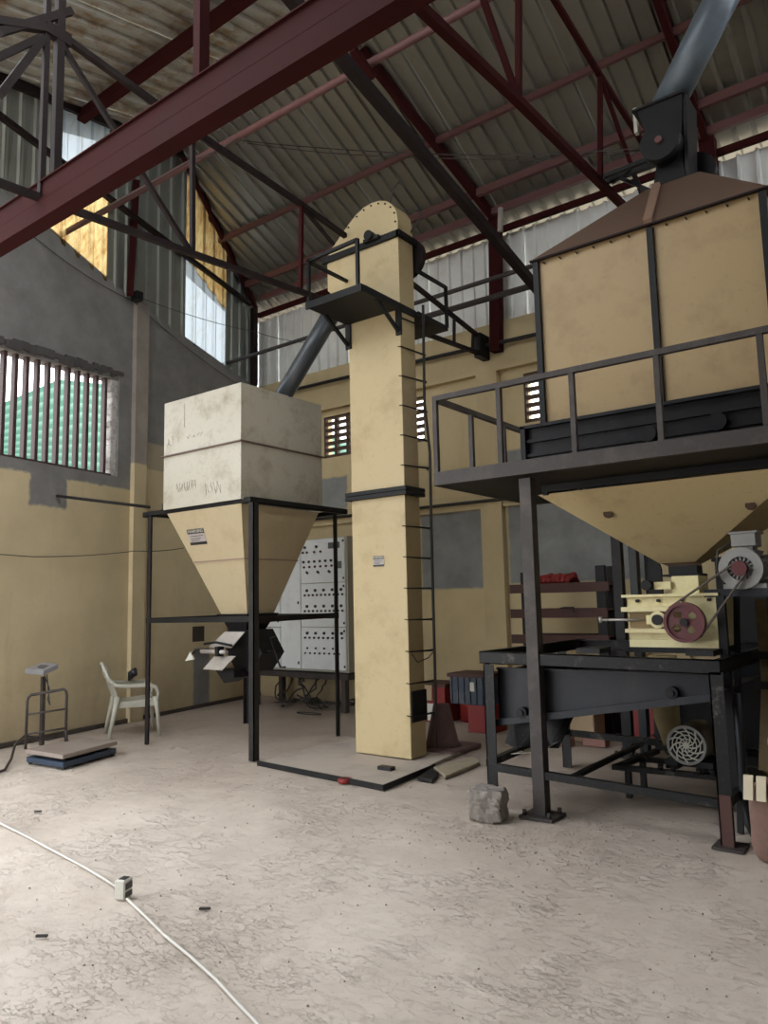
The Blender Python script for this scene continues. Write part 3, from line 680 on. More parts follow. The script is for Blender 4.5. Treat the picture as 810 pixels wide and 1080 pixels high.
# ================================================================== TOWER
el = thing('bucket_elevator', 'tall cream bucket elevator tower with a rounded head and black service platforms', 'elevator', (-4.4, 5.83, .04))
EX0, EX1, EY0, EY1 = -4.725, -4.075, 5.71, 5.955
MB().box(EX0, EX1, EY0, EY1, .04, 2.46).build('lower_casing', 'casing', el, bevel=.004)
MB().box(EX0, EX1, EY0, EY1, 2.54, 4.30).build('upper_casing', 'casing', el, bevel=.004)
fb = MB().box(EX0 - .05, EX1 + .04, EY0 - .04, EY1 + .04, 2.46, 2.497).box(EX0 - .05, EX1 + .04, EY0 - .04, EY1 + .04, 2.503, 2.54)
fb.build('joint_flange', 'black', el)
hd = [(EX1, 4.30), (EX1, 5.20), (-4.09, 5.30), (-4.14, 5.38), (-4.21, 5.44), (-4.30, 5.475), (-4.40, 5.485), (-4.50, 5.47), (-4.60, 5.43), (-4.72, 5.345), (-4.97, 5.14), (-5.0, 5.10), (-5.0, 4.72), (-4.90, 4.62), (EX0, 4.46), (EX0, 4.30)]
MB().prism([(a, EY0, b) for a, b in hd], (0, EY1 - EY0, 0)).build('head', 'casing', el)
rv = MB()
for a, b in hd[1:12]:
    q = Vector((a, EY0 - .004, b)); q += (Vector((-4.4, EY0, 5.0)) - q).normalized() * .03; MB().cyl((q.x, EY0 - .012, q.z), (q.x, EY0, q.z), .009, 6).build('bolt', 'black', el)
MB().box(-5.05, EX1 + .03, EY0 - .035, EY0, 5.02, 5.08).box(EX1, EX1 + .035, EY0 - .035, EY1 + .03, 5.02, 5.08).build('head_band', 'black', el)
MB().cyl((-4.38, EY0 - .10, 5.10), (-4.38, EY0 - .02, 5.10), .05, 14).build('bearing', 'black', el)
MB().box(-4.46, -4.27, EY0 - .07, EY0 - .02, 5.05, 5.085).build('bearing_base', 'black', el)
MB().ringd((-4.19, EY1 + .05, 4.93), (0, 1, 0), .05, .21, .05).build('drive_pulley', 'oxide_dark', el)
MB().tube([(-4.2, EY0 + .05, 5.42), (-4.13, EY0 + .02, 5.55), (-4.05, EY0, 5.58)], .007, 5).build('wire_end', 'cord', el)
MB().tube([(-4.08, EY1 - .02, 5.15), (-3.93, EY1 - .02, 5.32), (-4.0, EY1 - .02, 5.36)], .010, 5).build('wire_end', 'cord', el)
# platforms
PZ = 4.30
pl_ = MB().box(EX0 - .02, EX1, 5.12, EY0, PZ - .02, PZ + .02).build('service_platform', 'black', el)
MB().box(EX0 - .03, EX1 + .01, 5.10, 5.12, PZ - .035, PZ + .035).build('platform_edge', 'black', pl_)
MB().box(EX1, EX1 + .02, 5.12, EY1, PZ - .04, PZ + .03).build('platform_edge', 'black', pl_)
pr_ = MB().box(EX0, EX1 + .05, EY1, 6.50, PZ - .03, PZ + .02).build('service_platform', 'black', el)
for (p, q) in (((EX0 - .01, 5.13, PZ), (EX0 - .01, 5.13, 4.77)), ((EX1 - .05, 5.13, PZ), (EX1 - .05, 5.13, 4.79)), ((EX0 - .01, 5.13, 4.76), (EX1 - .05, 5.13, 4.78)), ((EX0 - .01, 5.13, 4.75), (EX0 - .01, EY0, 4.75)), ((EX1 + .05, 6.48, PZ), (EX1 + .05, 6.48, 4.75)), ((EX1 + .05, EY1, 4.74), (EX1 + .05, 6.48, 4.74))):
    MB().bar(p, q, .03, .03).build('guard_rail', 'black', el)
for x in (EX0 + .0, EX1 - .015):
    MB().box(x - .03, x + .035, EY0 - .02, EY0, 4.02, PZ).build('bracket', 'black', el)
    MB().bar((x, EY0 - .02, 4.06), (x, 5.35, PZ - .02), .03, .03).build('bracket', 'black', el)
# step irons on the narrow face and riser cable
z = .42
while z < 4.2:
    if abs(z - 2.5) > .08:
        MB().tube([(EX1 - .03, EY0 - .008, z + .005), (EX1 + .008, EY0 - .008, z), (EX1 + .01, EY0 + .01, z), (EX1 + .05, EY1 + .10, z + random.uniform(-.01, .01)), (EX1 + .02, EY1 + .12, z)], [.005, .005, .006, .011, .011], 6).build('step_iron', 'black', el)
    z += .29
MB().tube([(EX1 + .06, EY1 + .07, 4.4), (EX1 + .05, EY1 + .06, 3.4), (EX1 + .09, EY1 + .07, 2.9), (EX1 + .08, EY1 + .07, 2.2), (EX1 + .075, EY1 + .07, 1.2), (EX1 + .07, EY1 + .07, .1)], .014, 8).build('riser_cable', 'cord', el)
MB().tube([(EX1 + .02, EY0 + .02, .98), (EX1 + .04, EY0 + .08, .90), (EX1 + .05, EY1, .93), (EX1 + .07, EY1 + .07, .99)], .005, 5).build('loose_cable', 'cord', el)
MB().box(EX1, EX1 + .012, EY0 + .02, EY1 + .01, .36, .64).build('inspection_hatch', 'black', el)
q = onY(399.5, 592, EY0)
sign(el, (q.x, EY0 - .001, q.z), (1, 0, 0), (0, 0, 1), .13, .10)
# spout
sp = thing('spout_pipe', 'dark slate pipe sloping from the tower head into the cream hopper', 'pipe', (-5.7, 5.8, 3.5))
a = Vector((-4.92, 5.80, 4.62)); b = Vector((-5.80, 5.66, 3.50))
MB().tube([a, a.lerp(b, .5), b], .095, 20).build('pipe_run', 'darkpipe', sp)
MB().tube([a.lerp(b, .04), a.lerp(b, .07)], .115, 20).build('collar', 'black', sp)

# floor plates below the tower
fp = thing('floor_plate', 'dusty steel floor plates with a dark angle edge beneath the tower', 'plate', (-4.4, 5.4, 0))
MB().prism([(-5.24, 4.95, 0), (-3.72, 4.82, 0), (-3.80, 5.66, 0), (-4.80, 5.74, 0), (-5.30, 5.72, 0)], (0, 0, .032)).build('front_plate', 'plate', fp)
MB().prism([(-5.35, 5.75, 0), (-3.85, 5.70, 0), (-3.95, 6.55, 0), (-5.2, 6.6, 0)], (0, 0, .028)).build('rear_plate', 'plate', fp)
MB().bar((-5.26, 4.94, .02), (-3.71, 4.81, .02), .012, .045).bar((-3.71, 4.81, .02), (-3.79, 5.66, .02), .012, .045).build('edge_angle', 'black', fp)
q = onZ(407, 811, .04); o = MB().box(q.x - .07, q.x + .07, q.y - .03, q.y + .04, .032, .062).build('steel_offcut', 'frame'); tag(o, 'dark steel offcut lying on the floor plate before the tower', 'offcut')
q = onZ(364, 824, .01); o = MB().cyl((q.x, q.y, 0), (q.x, q.y, .035), .06, 20).build('tape_roll', 'red', bevel=.006); tag(o, 'flat maroon puck lying against the floor plate edge', 'tape roll')
random.seed(3)
for (pts, lab) in (([(440, 822), (455, 812), (463, 817), (456, 825)], 'dark broken slab chip just right of the floor plate corner'), ([(457, 811), (478, 806), (492, 812), (470, 821)], 'thin broken screed slab lying right of the floor plate'), ([(478, 806), (500, 800), (506, 806), (490, 813)], 'second thin screed slab nearer the black table')):
    P_ = [onZ(x, y, .01) for x, y in pts]; mb = MB().prism([(p.x, p.y, .0) for p in P_], (0, 0, .03)); o = mb.build('screed_slab', 'slab' if 'screed' in lab else 'frame', bevel=.005); tag(o, lab, 'slab')
# traffic cone behind the tower
tc = thing('traffic_cone', 'faded pink and grey traffic cone on a square base behind the tower foot', 'traffic cone', (-4.22, 6.42, 0))
MB().box(-4.48, -3.92, 6.14, 6.70, 0, .045).build('cone_base', 'cone_pvc', tc, bevel=.01)
MB().tube([(-4.2, 6.42, .04), (-4.2, 6.42, .08), (-4.2, 6.42, .44)], [.20, .16, .08], 18).build('cone_body', 'cone_pvc', tc)

# ================================================================== CONTROL CABINET
cb = thing('control_cabinet', 'pale grey switch cabinet bank full of indicator buttons under the hopper', 'cabinet', (-7.5, 8.1, .52))
CY = 7.93
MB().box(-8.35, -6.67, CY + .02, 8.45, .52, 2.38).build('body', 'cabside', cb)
doors = [(-8.35, -7.955, 1.14, 2.37), (-8.35, -7.955, .55, 1.12), (-7.94, -7.545, .55, 2.37)]
for (a, b, z0, z1) in doors:
    d_ = MB().box(a, b, CY - .004, CY + .02, z0, z1).build('door', 'cabinet', cb, bevel=.004)
    MB().box(b - .05, b - .03, CY - .015, CY - .004, z0 + .06, z0 + .10).box(b - .05, b - .03, CY - .015, CY - .004, (z0 + z1) / 2, (z0 + z1) / 2 + .04).build('latch', 'button', d_)
rows = {0: (1.755, 2.37), 1: (1.14, 1.745), 2: (.55, 1.13)}
for k, (z0, z1) in rows.items():
    d_ = MB().box(-7.53, -6.70, CY - .004, CY + .02, z0, z1).build('door', 'cabinet', cb, bevel=.004)
    hh = z1 - z0
    def btn(x, z, r, m): 
        return MB().cyl((x, CY - .022, z), (x, CY - .004, z), r, 8).build('button', m, d_)
    if k == 0:
        for x in (-7.44, -7.22): btn(x, z0 + hh * .83, .020, 'button')
        for x in (-7.48, -7.40, -7.26, -7.14): btn(x, z0 + hh * .71, .017, 'redbtn')
        for j in range(6): btn(-7.47 + j * .105, z0 + hh * .49, .019, 'button')
        for j in range(6): btn(-7.46 + j * .105, z0 + hh * .37, .017, 'redbtn')
        for j in range(3): MB().bar((-7.42 + j * .21, CY - .015, z0 + hh * .26), (-7.38 + j * .21, CY - .015, z0 + hh * .22), .014, .03).build('switch', 'button', d_)
        for x in (-6.99, -6.88): MB().box(x, x + .09, CY - .02, CY - .004, z0 + hh * .76, z0 + hh * .90).build('meter', 'meter', d_)
        MB().box(-6.84, -6.76, CY - .02, CY - .004, z0 + hh * .30, z0 + hh * .46).build('meter', 'meter', d_)
    elif k == 1:
        for zr in (.84, .47):
            for j in range(5): btn(-7.41 + j * .16, z0 + hh * zr, .021, 'button')
            for j in range(10): btn(-7.45 + j * .078, z0 + hh * (zr - .11), .016, 'redbtn' if j % 2 else 'button')
    else:
        for j in range(5): btn(-7.41 + j * .16, z0 + hh * .86, .021, 'button')
        for j in range(9): btn(-7.45 + j * .086, z0 + hh * .75, .016, 'redbtn' if j % 2 else 'button')
        for j in range(4): btn(-7.41 + j * .16, z0 + hh * .50, .014, 'button')
        for j in range(8): btn(-7.45 + j * .09, z0 + hh * .38, .013, 'button')
    for z in (z0 + .05, z1 - .05): MB().box(-6.735, -6.715, CY - .016, CY - .004, z - .015, z + .015).build('hinge', 'button', d_)
cs = thing('cabinet_stand', 'dark steel stand carrying the grey switch cabinet', 'stand', (-7.5, 8.1, 0))
MB().box(-8.45, -6.62, 7.86, 7.92, .43, .50).box(-8.45, -6.62, 8.40, 8.46, .43, .50).box(-8.45, -8.39, 7.92, 8.4, .43, .5).box(-6.68, -6.62, 7.92, 8.4, .43, .5).build('stand_frame', 'rail', cs)
MB().box(-8.4, -6.65, 7.90, 8.44, .495, .52).build('plinth', 'black', cs)
for x in (-8.42, -6.70):
    for y in (7.89, 8.43): MB().box(x - .04, x + .04, y - .04, y + .04, 0, .43).build('leg', 'rail', cs)
random.seed(12)
cp = MB()
for k in range(16):
    x = random.uniform(-8.2, -6.95); y = random.uniform(7.85, 8.4); pts = []
    z = .42 if k % 2 else .03
    for j in range(9):
        pts.append((x, y, max(.015, z))); x += random.uniform(-.16, .18); y += random.uniform(-.08, .08); x = max(-8.3, min(-6.85, x)); y = max(7.75, min(8.5, y)); z = max(.015, z - (random.uniform(0, .14) if k % 2 else 0)) + (0.02 if j % 2 else 0)
    cp.tube(pts, .012, 5)
o = cp.build('cable_tangle', 'cord'); tag(o, 'tangle of dark cables on the floor beneath the grey cabinet', 'cables'); o['kind'] = 'stuff'
lp = [(-7.05 + .22 * math.cos(t * .52), 7.55 + .06 * math.sin(t * .52), .01) for t in range(13)]
o = MB().tube(lp, .007, 5).build('cable_loop', 'cord'); tag(o, 'single thin cable loop on the floor in front of the cabinet', 'cable')

# ================================================================== PLATFORM SCALE
sca = thing('platform_scale', 'low platform scale with blue base and display on a post by the left wall', 'scale', (-7.1, 4.13, 0))
L_ = lambda x, y, z: Vector((x, y, z))
c0, c1, c2, c3 = (-7.22, 3.80), (-6.64, 3.84), (-6.84, 4.52), (-7.44, 4.46)
MB().prism([(x, y, .02) for x, y in (c0, c1, c2, c3)], (0, 0, .05)).build('base', mat('dark blue base paint', (0.03, 0.05, 0.085), 0.5), sca, bevel=.006)
cm = (sum(c[0] for c in (c0, c1, c2, c3)) / 4, sum(c[1] for c in (c0, c1, c2, c3)) / 4)
MB().prism([(cm[0] + (x - cm[0]) * 1.02, cm[1] + (y - cm[1]) * 1.02, .10) for x, y in (c0, c1, c2, c3)], (0, 0, .04)).build('weighing_deck', mat('pinkish grey deck', (0.30, 0.25, 0.22), 0.6), sca, bevel=.004)
MB().prism([(cm[0] + (x - cm[0]) * .8, cm[1] + (y - cm[1]) * .8, .06) for x, y in (c0, c1, c2, c3)], (0, 0, .05)).build('load_frame', 'black', sca)
for c in (c0, c1, c2, c3): MB().cyl((cm[0] + (c[0] - cm[0]) * .9, cm[1] + (c[1] - cm[1]) * .9, 0), (cm[0] + (c[0] - cm[0]) * .9, cm[1] + (c[1] - cm[1]) * .9, .025), .02, 10).build('foot', 'button', sca)
# guard: goes along the far edge from A to B
A_ = onZ(27, 788, .12); B_ = onZ(69, 784, .12)
A_ = Vector((A_.x, A_.y, 0)); B_ = Vector((B_.x, B_.y, 0))
def gp(t, z): q = A_.lerp(B_, t); return Vector((q.x, q.y, z))
MB().tube([gp(0, .1), gp(0, .56), gp(.03, .60), gp(.10, .62), gp(.92, .655), gp(.98, .63), gp(1, .59), gp(1, .12)], .014, 8).build('guard_rail', 'rail', sca)
for z in (.44, .25): MB().tube([gp(0, z - .01), gp(1, z + .02)], .010, 6).build('guard_rail', 'rail', sca)
MB().tube([gp(1, .25), gp(1.04, .12)], .016, 6).build('guard_stay', 'rail', sca)
pb = onZ(44, 782, .06); ptp = onX(46, 712, pb.x)
MB().bar((pb.x, pb.y, .02), (pb.x - .01, pb.y + .0, .74), .05, .035).build('column', 'rail', sca)
hc = Vector((pb.x, pb.y, .80))
dsp = MB().prism([(hc.x - .16, hc.y - .13, .775), (hc.x + .15, hc.y - .09, .765), (hc.x + .12, hc.y + .10, .82), (hc.x - .16, hc.y + .08, .83)], (0, 0, .055)).build('display_head', mat('grey display shell', (0.27, 0.27, 0.29), 0.5), sca, bevel=.008)
MB().prism([(hc.x - .08, hc.y - .08, .834), (hc.x + .09, hc.y - .06, .83), (hc.x + .07, hc.y + .02, .857), (hc.x - .08, hc.y + .01, .861)], (0, 0, .003)).build('display_screen', mat('dim display', (0.10, 0.11, 0.13), 0.2), dsp)
MB().tube([(hc.x + .08, hc.y - .04, .77), (hc.x + .12, hc.y, .62), (hc.x + .06, hc.y + .02, .50), (hc.x + .14, hc.y, .45), (hc.x + .10, hc.y, .60), (hc.x + .1, hc.y - .02, .77)], .006, 5).build('signal_cable', 'cord', sca)
q0 = onZ(66, 778, .2); 
o = MB().tube([onZ(-10, 817, .01), onZ(5, 812, .015), onZ(12, 800, .04), onX(16, 785, -7.75), onX(26, 776, -7.8), onX(50, 780, -7.8), onX(68, 776, -7.75)], .013, 8).build('scale_cable', 'rail'); tag(o, 'thick cable looping over the floor from the platform scale', 'cable')

# ================================================================== PLASTIC CHAIR
ch = thing('plastic_chair', 'worn grey white plastic armchair standing sideways by the left wall', 'chair', (-7.80, 5.36, 0), math.radians(62))
def chm(mb, name, m='chairpl', **k): return mb.build(name, m, ch, local=True, **k)
# local: +x = forward (towards the camera's right), y = left/right ; seat .40 high
SH = .40
seat = MB()
seat.prism([(-.20, -.20, SH - .03), (.22, -.23, SH), (.22, .23, SH), (-.20, .20, SH - .03)], (0, 0, .022)); chm(seat, 'seat', bevel=.01)
ap = MB().box(-.20, .22, -.215, -.20, SH - .07, SH).box(-.20, .22, .20, .215, SH - .07, SH).box(.205, .225, -.2, .2, SH - .06, SH); chm(ap, 'seat_rim')
for k, y in enumerate((-.15, -.09, -.03, .03, .09, .15)):
    chm(MB().bar((-.19, y, SH), (-.33, y * 1.05, .79), .045, .010, (0, 1, 0)), 'back_slat')
chm(MB().tube([(-.33, -.20, .74), (-.35, -.14, .81), (-.355, 0, .83), (-.35, .14, .81), (-.33, .20, .74)], .020, 8), 'top_rail')
for sy in (-1, 1):
    chm(MB().tube([(-.34, sy * .20, .78), (-.29, sy * .22, .66), (-.22, sy * .245, .59), (-.10, sy * .26, .575), (.14, sy * .26, .575), (.22, sy * .26, .55), (.25, sy * .255, .48), (.24, sy * .245, .40)], [.020, .022, .024, .026, .026, .024, .020, .018], 8), 'armrest')
    chm(MB().tube([(.22, sy * .235, .44), (.24, sy * .25, .30), (.27, sy * .265, 0)], [.030, .024, .018], 8), 'leg')
    chm(MB().tube([(-.19, sy * .21, .46), (-.23, sy * .23, .25), (-.28, sy * .255, 0)], [.034, .028, .019], 8), 'leg')
o = MB().tube([(-8.0, 5.44, .60), (-7.97, 5.45, .67), (-7.93, 5.46, .70), (-7.89, 5.46, .66)], [.02, .05, .05, .015], 8).build('dark_cloth', 'button'); tag(o, 'small dark cloth hung over the inside of the chair back', 'cloth')

# ================================================================== WALKWAY + SILO
wk = thing('silo_walkway', 'dusty brown steel walkway with guard rail around the tan silo', 'walkway', (-2, 5.5, 0))
WX0, WX1, WY0, WY1 = -3.09, -.15, 4.75, 7.3
MB().bar((WX0, WY0, 2.375), (WX1, WY0, 2.365), .05, .10).build('edge_beam', 'rail', wk)
MB().bar((WX0, WY0, 2.375), (WX0, 6.35, 2.375), .05, .10).build('edge_beam', 'rail', wk)
MB().bar((WX0, 6.35, 2.375), (-2.6, 6.35, 2.375), .05, .10).build('edge_beam', 'rail', wk)
dk = MB().box(WX0, WX1, WY0 + .02, 5.34, 2.325, 2.345).box(WX0, -2.45, 5.34, 6.35, 2.325, 2.345); dk.build('deck_plate', 'black', wk)
MB().box(-2.50, -2.46, 5.34, 7.0, 2.25, 2.325).box(-2.50, -.75, 5.32, 5.35, 2.27, 2.325).build('ring_joist', 'black', wk)
for x in (-3.08, -2.53, -1.97, -1.40, -.80): MB().bar((x, WY0, 2.42), (x, WY0, 2.99), .035, .035).build('rail_post', 'rail', wk)
for y in (5.30, 5.86, 6.33): MB().bar((WX0, y, 2.42), (WX0, y, 2.99), .035, .035).build('rail_post', 'rail', wk)
MB().bar((WX0, WY0, 3.0), (WX1, WY0, 2.985), .04, .04).build('top_rail', 'rail', wk)
MB().bar((WX0, WY0, 3.0), (WX0, 6.35, 3.0), .04, .04).build('top_rail', 'rail', wk)
for (x, y, m_) in ((-2.365, 4.81, 'rail'), (-2.55, 7.02, 'frame'), (-.45, 4.83, 'rail'), (-.6, 7.0, 'frame')):
    l_ = MB().box(x - .043, x + .043, y - .043, y + .043, .02, 2.30).build('leg', m_, wk)
    MB().box(x - .12, x + .12, y - .11, y + .11, 0, .02).build('base_plate', 'rail', l_)
    for sx in (-1, 1):
        for sy in (-1, 1): MB().cyl((x + sx * .09, y + sy * .08, .02), (x + sx * .09, y + sy * .08, .055), .014, 6).build('anchor_bolt', 'rail', l_)
sl = thing('storage_silo', 'big tan square silo with brown pyramid roof and black ribbed base ring', 'silo', (-1.62, 6.1, 2.3))
SX0, SX1, SY0, SY1 = -2.45, -.79, 5.30, 6.95
ST = 4.11
MB().box(SX0, -1.56, SY0, SY0 + .02, 2.75, ST).build('front_panel', 'silo', sl)
MB().box(-1.53, SX1, SY0, SY0 + .02, 2.75, ST).build('front_panel', 'silo', sl)
MB().box(SX0, SX0 + .02, SY0 + .02, SY1, 2.75, ST).build('side_panel', 'silo', sl)
MB().box(SX1 - .02, SX1, SY0 + .02, SY1, 2.75, ST).build('side_panel', 'silo', sl)
MB().box(SX0, SX1, SY1, SY1 + .02, 2.75, ST).build('rear_panel', 'silo', sl)
MB().box(-1.565, -1.52, SY0 - .03, SY0, 2.75, ST - .02).build('seam_strip', 'black', sl)
MB().box(SX0 - .01, SX0 + .035, SY0 - .03, SY0 + .01, 2.75, ST).build('seam_strip', 'black', sl)
MB().box(SX1 - .035, SX1 + .01, SY0 - .03, SY0 + .01, 2.75, ST).build('seam_strip', 'black', sl)
rr = MB().frustum((SX0 - .03, SX1 + .03, SY0 - .04, SY1 + .04), ST + .005, (-1.74, -1.32, 5.92, 6.34), 4.74); rr.build('pyramid_roof', 'silo_roof', sl)
MB().bar((-1.55, SY0 - .03, ST + .02), (-1.65, 5.92, 4.745), .06, .05).build('roof_rib', mat('pale brown rib', (0.26, 0.16, 0.11), 0.7), sl)
eb = MB().box(SX0 - .03, SX1 + .03, SY0 - .045, SY0 - .02, ST - .005, ST + .008)
eb.build('eaves_strip', 'oxide_dark', sl)
bl = MB()
for k in range(12): MB().cyl((SX0 + .08 + k * .135, SY0 - .03, ST - .03), (SX0 + .08 + k * .135, SY0 - .0, ST - .03), .006, 6).build('bolt', 'oxide_dark', sl)
# ribbed base
MB().box(-2.56, -.66, 5.22, 7.0, 2.42, 2.76).build('base_ring', 'blackblue', sl)
for z, d in ((2.765, .05), (2.655, .03), (2.545, .03), (2.44, .05)):
    MB().box(-2.585, -.64, 5.22 - d, 5.24, z - .012, z + .012).build('rib', 'blackblue', sl)
MB().box(-2.585, -2.545, 5.17, 5.3, 2.42, 2.77).build('end_plate', 'blackblue', sl)
MB().cyl((-1.60, 5.12, 2.56), (-1.60, 5.20, 2.56), .055, 12).build('inspection_port', 'black', sl)
MB().cyl((-1.16, 5.15, 2.58), (-1.16, 5.2, 2.58), .06, 12).build('inspection_port', 'blackblue', sl)
MB().box(-2.72, -2.6, 5.45, 5.9, 2.4, 2.72).build('drive_box', 'slate', sl)
# cone
MB().frustum((-2.55, -.70, 5.36, 6.96), 2.26, (-1.84, -1.60, 6.02, 6.24), 1.70, (False, False)).build('cone', 'silo_cone_lit', sl)
lugm = mat('rusty lug', (0.10, 0.06, 0.04), 0.8)
for x, y in ((633, 540), (785, 530)):
    q = onY(x, y, 5.40); q.y = 5.36 + (2.26 - q.z) / .56 * .66 - .012
    MB().cyl((q.x, q.y - .006, q.z), (q.x, q.y + .02, q.z), .035, 9).build('rusty_lug', lugm, sl)
# head gear
gb = thing('screw_drive', 'black gearbox with round cover on top of the silo roof', 'gearbox', (-1.58, 6.15, 4.74))
MB().frustum((-1.70, -1.44, 5.98, 6.28), 4.74, (-1.66, -1.46, 6.0, 6.26), 4.98).build('lower_box', 'black', gb)
MB().frustum((-1.66, -1.46, 6.0, 6.26), 4.98, (-1.78, -1.42, 5.98, 6.30), 5.48).build('upper_box', 'black', gb)
MB().box(-1.82, -1.41, 5.96, 6.32, 5.48, 5.50).build('flange', 'frame', gb)
MB().cyl((-1.59, 5.86, 5.08), (-1.59, 5.99, 5.08), .155, 26).build('round_cover', 'black', gb)
MB().cyl((-1.59, 5.83, 5.08), (-1.59, 5.87, 5.08), .028, 10).build('shaft_end', 'oxide_pink', gb)
MB().cyl((-1.44, 6.28, 4.95), (-1.44, 6.36, 4.95), .17, 20).build('rear_cover', 'blackblue', gb)
MB().frustum((-1.45, -1.42, 6.0, 6.25), 4.74, (-1.42, -1.39, 6.0, 6.3), 5.48).build('side_channel', 'frame', gb)
fpipe = thing('feed_pipe', 'long blue grey pipe rising from the black gearbox out of view', 'pipe', (-1.6, 6.15, 5.4))
a = onY(706, 108, 6.14); b = onY(763, -6, 6.0)
d = (b - a); MB().tube([a - d * .05, a + d * 1.6], .135, 24).build('pipe_run', 'pipe', fpipe)
cw = thing('catwalk_truss', 'small black lattice catwalk reaching left from the gearbox', 'catwalk', (-2.1, 6.2, 5.2))
for p, q, t in ((onY(637, 192, 6.4), onY(692, 172, 6.4), .05), (onY(637, 186, 6.2), onY(692, 165, 6.2), .035), (onY(650, 186, 6.4), onY(690, 203, 6.4), .03), (onY(664, 178, 6.4), onY(680, 205, 6.4), .03), (onY(645, 193, 6.3), onY(665, 178, 6.3), .03)):
    MB().bar(p, q, t, t).build('lattice_bar', 'black', cw)

# ================================================================== SIFTER TABLE
tb_ = thing('sifter_frame', 'black steel sifter table with inclined slate blue tray under the silo', 'machine frame', (-2, 5.5, 0))
TX0, TX1, TY0, TY1 = -2.76, -1.16, 4.78, 6.30
def chan(p, q, nm, m='table', hgt=.085, out=(0, -1, 0)):
    p = Vector(p); q = Vector(q); u = Vector(out); mb = MB(); z = Vector((0, 0, 1))
    for c in ([p, p + u * -.006, p + u * -.006 + z * hgt, p + z * hgt], [p, p - u * .05, p - u * .05 + z * .006, p + z * .006], [p + z * hgt, p - u * .05 + z * hgt, p - u * .05 + z * (hgt - .006), p + z * (hgt - .006)]):
        mb._hexa(c + [x + (q - p) for x in c])
    return mb.build(nm, m, tb_)
chan((TX0 - .03, TY0, 1.005), (TX1 + .0, TY0, .985), 'top_beam')
chan((TX0 - .03, TY0, 1.005), (TX0 - .03, 6.60, 1.005), 'top_beam', out=(-1, 0, 0))
chan((TX1, TY0, .985), (TX1, 6.5, .985), 'top_beam', out=(1, 0, 0))
chan((TX0, TY1 + .2, 1.0), (TX1, TY1 + .2, 1.0), 'top_beam', out=(0, 1, 0))
legs = [(TX0, TY0, .14, 'table'), (TX1 - .07, TY0, .015, 'table'), (TX0 - .12, TY1, 0, 'frame'), (TX1 - .06, TY1 + .1, 0, 'frame')]
for x, y, z0, m_ in legs:
    MB().angle((x, y, z0), (x, y, 1.0), (1, 0, 0), (0, 1, 0), .08, .009).build('leg', m_, tb_)
l_ = MB().box(TX1 - .11, TX1 + .06, TY0 - .05, TY0 + .12, 0, .015).build('base_plate', 'rail', tb_)
MB().angle((TX1 - .068, TY0 - .008, .015), (TX1 - .068, TY0 - .008, .30), (1, 0, 0), (0, 1, 0), .072, .008).build('leg_splice', 'wood', tb_)
for p, q in (((TX0 + .03, TY0 + .02, .29), (TX1 - .05, TY0 + .02, .245)), ((TX0 + .0, TY0 + .03, .31), (TX0 - .08, TY1, .31)), ((TX0 - .05, TY1 + .03, .29), (TX1 - .05, TY1 + .1, .25)), ((TX1 - .02, TY0 + .05, .26), (TX1 - .02, TY1 + .1, .26))):
    MB().bar(p, q, .045, .05).build('stretcher', 'table', tb_)
MB().bar((-2.16, TY0 + .04, .27), (-2.20, TY1 + .05, .25), .04, .03).build('stretcher', 'table', tb_)
# tray
ty = 4.88
tr = MB(); 
pf = [(-2.70, .60), (-1.19, .87), (-1.19, .975), (-2.70, .965)]
tr.prism([(a, ty, b) for a, b in pf], (0, .008, 0)); tr.prism([(a, ty + 1.2, b) for a, b in pf], (0, .008, 0))
tr.prism([(-2.70, ty, .60), (-1.19, ty, .87), (-1.19, ty, .875), (-2.70, ty, .605)], (0, 1.2, 0))
tr.prism([(-2.70, ty, .60), (-2.70, ty + 1.2, .60), (-2.70, ty + 1.2, .95), (-2.70, ty, .95)], (.008, 0, 0))
tray = tr.build('tray', 'slate', tb_)
MB().bar((-2.72, ty - .02, .585), (-1.18, ty - .02, .855), .05, .045).build('tray_rail', 'slate', tray)
MB().bar((-2.70, ty - .005, .965), (-1.19, ty - .005, .972), .03, .015).build('tray_lip', 'slate', tray)
for x, z in ((-2.50, .67), (-1.47, .86)):
    MB().cyl((x, ty - .05, z), (x, ty, z), .038, 12).build('bearing', 'black', tray)
    MB().cyl((x - .0, ty - .065, z), (x, ty - .03, z), .018, 8).build('bolt', 'frame', tray)
# outlet spout under the tray
o1 = MB()
o1.face([(-2.66, 5.0, .60), (-2.45, 5.0, .63), (-2.62, 4.98, .40), (-2.74, 5.02, .42)])
o1.face([(-2.45, 5.0, .63), (-2.24, 5.0, .65), (-2.36, 4.98, .44), (-2.47, 4.92, .38)])
o1.face([(-2.66, 5.15, .60), (-2.24, 5.15, .65), (-2.36, 5.1, .40), (-2.74, 5.12, .38)])
o1.face([(-2.74, 5.02, .42), (-2.74, 5.12, .38), (-2.6, 5.05, .37), (-2.62, 4.98, .40)])
ou = o1.build('outlet_spout', 'table', tb_)
md = ou.modifiers.new('thick', 'SOLIDIFY'); md.thickness = .006
MB().prism([(-2.74, 5.10, .32), (-2.47, 5.0, .38), (-2.36, 5.1, .44), (-2.45, 5.25, .42)], (0, 0, .006)).build('spout_lip', 'steel', tb_)
# small black cross pads on the table
for x in (-1.98, -1.28): MB().box(x - .08, x + .08, 4.80, 5.0, 1.09, 1.125).build('mounting_pad', 'table', tb_)

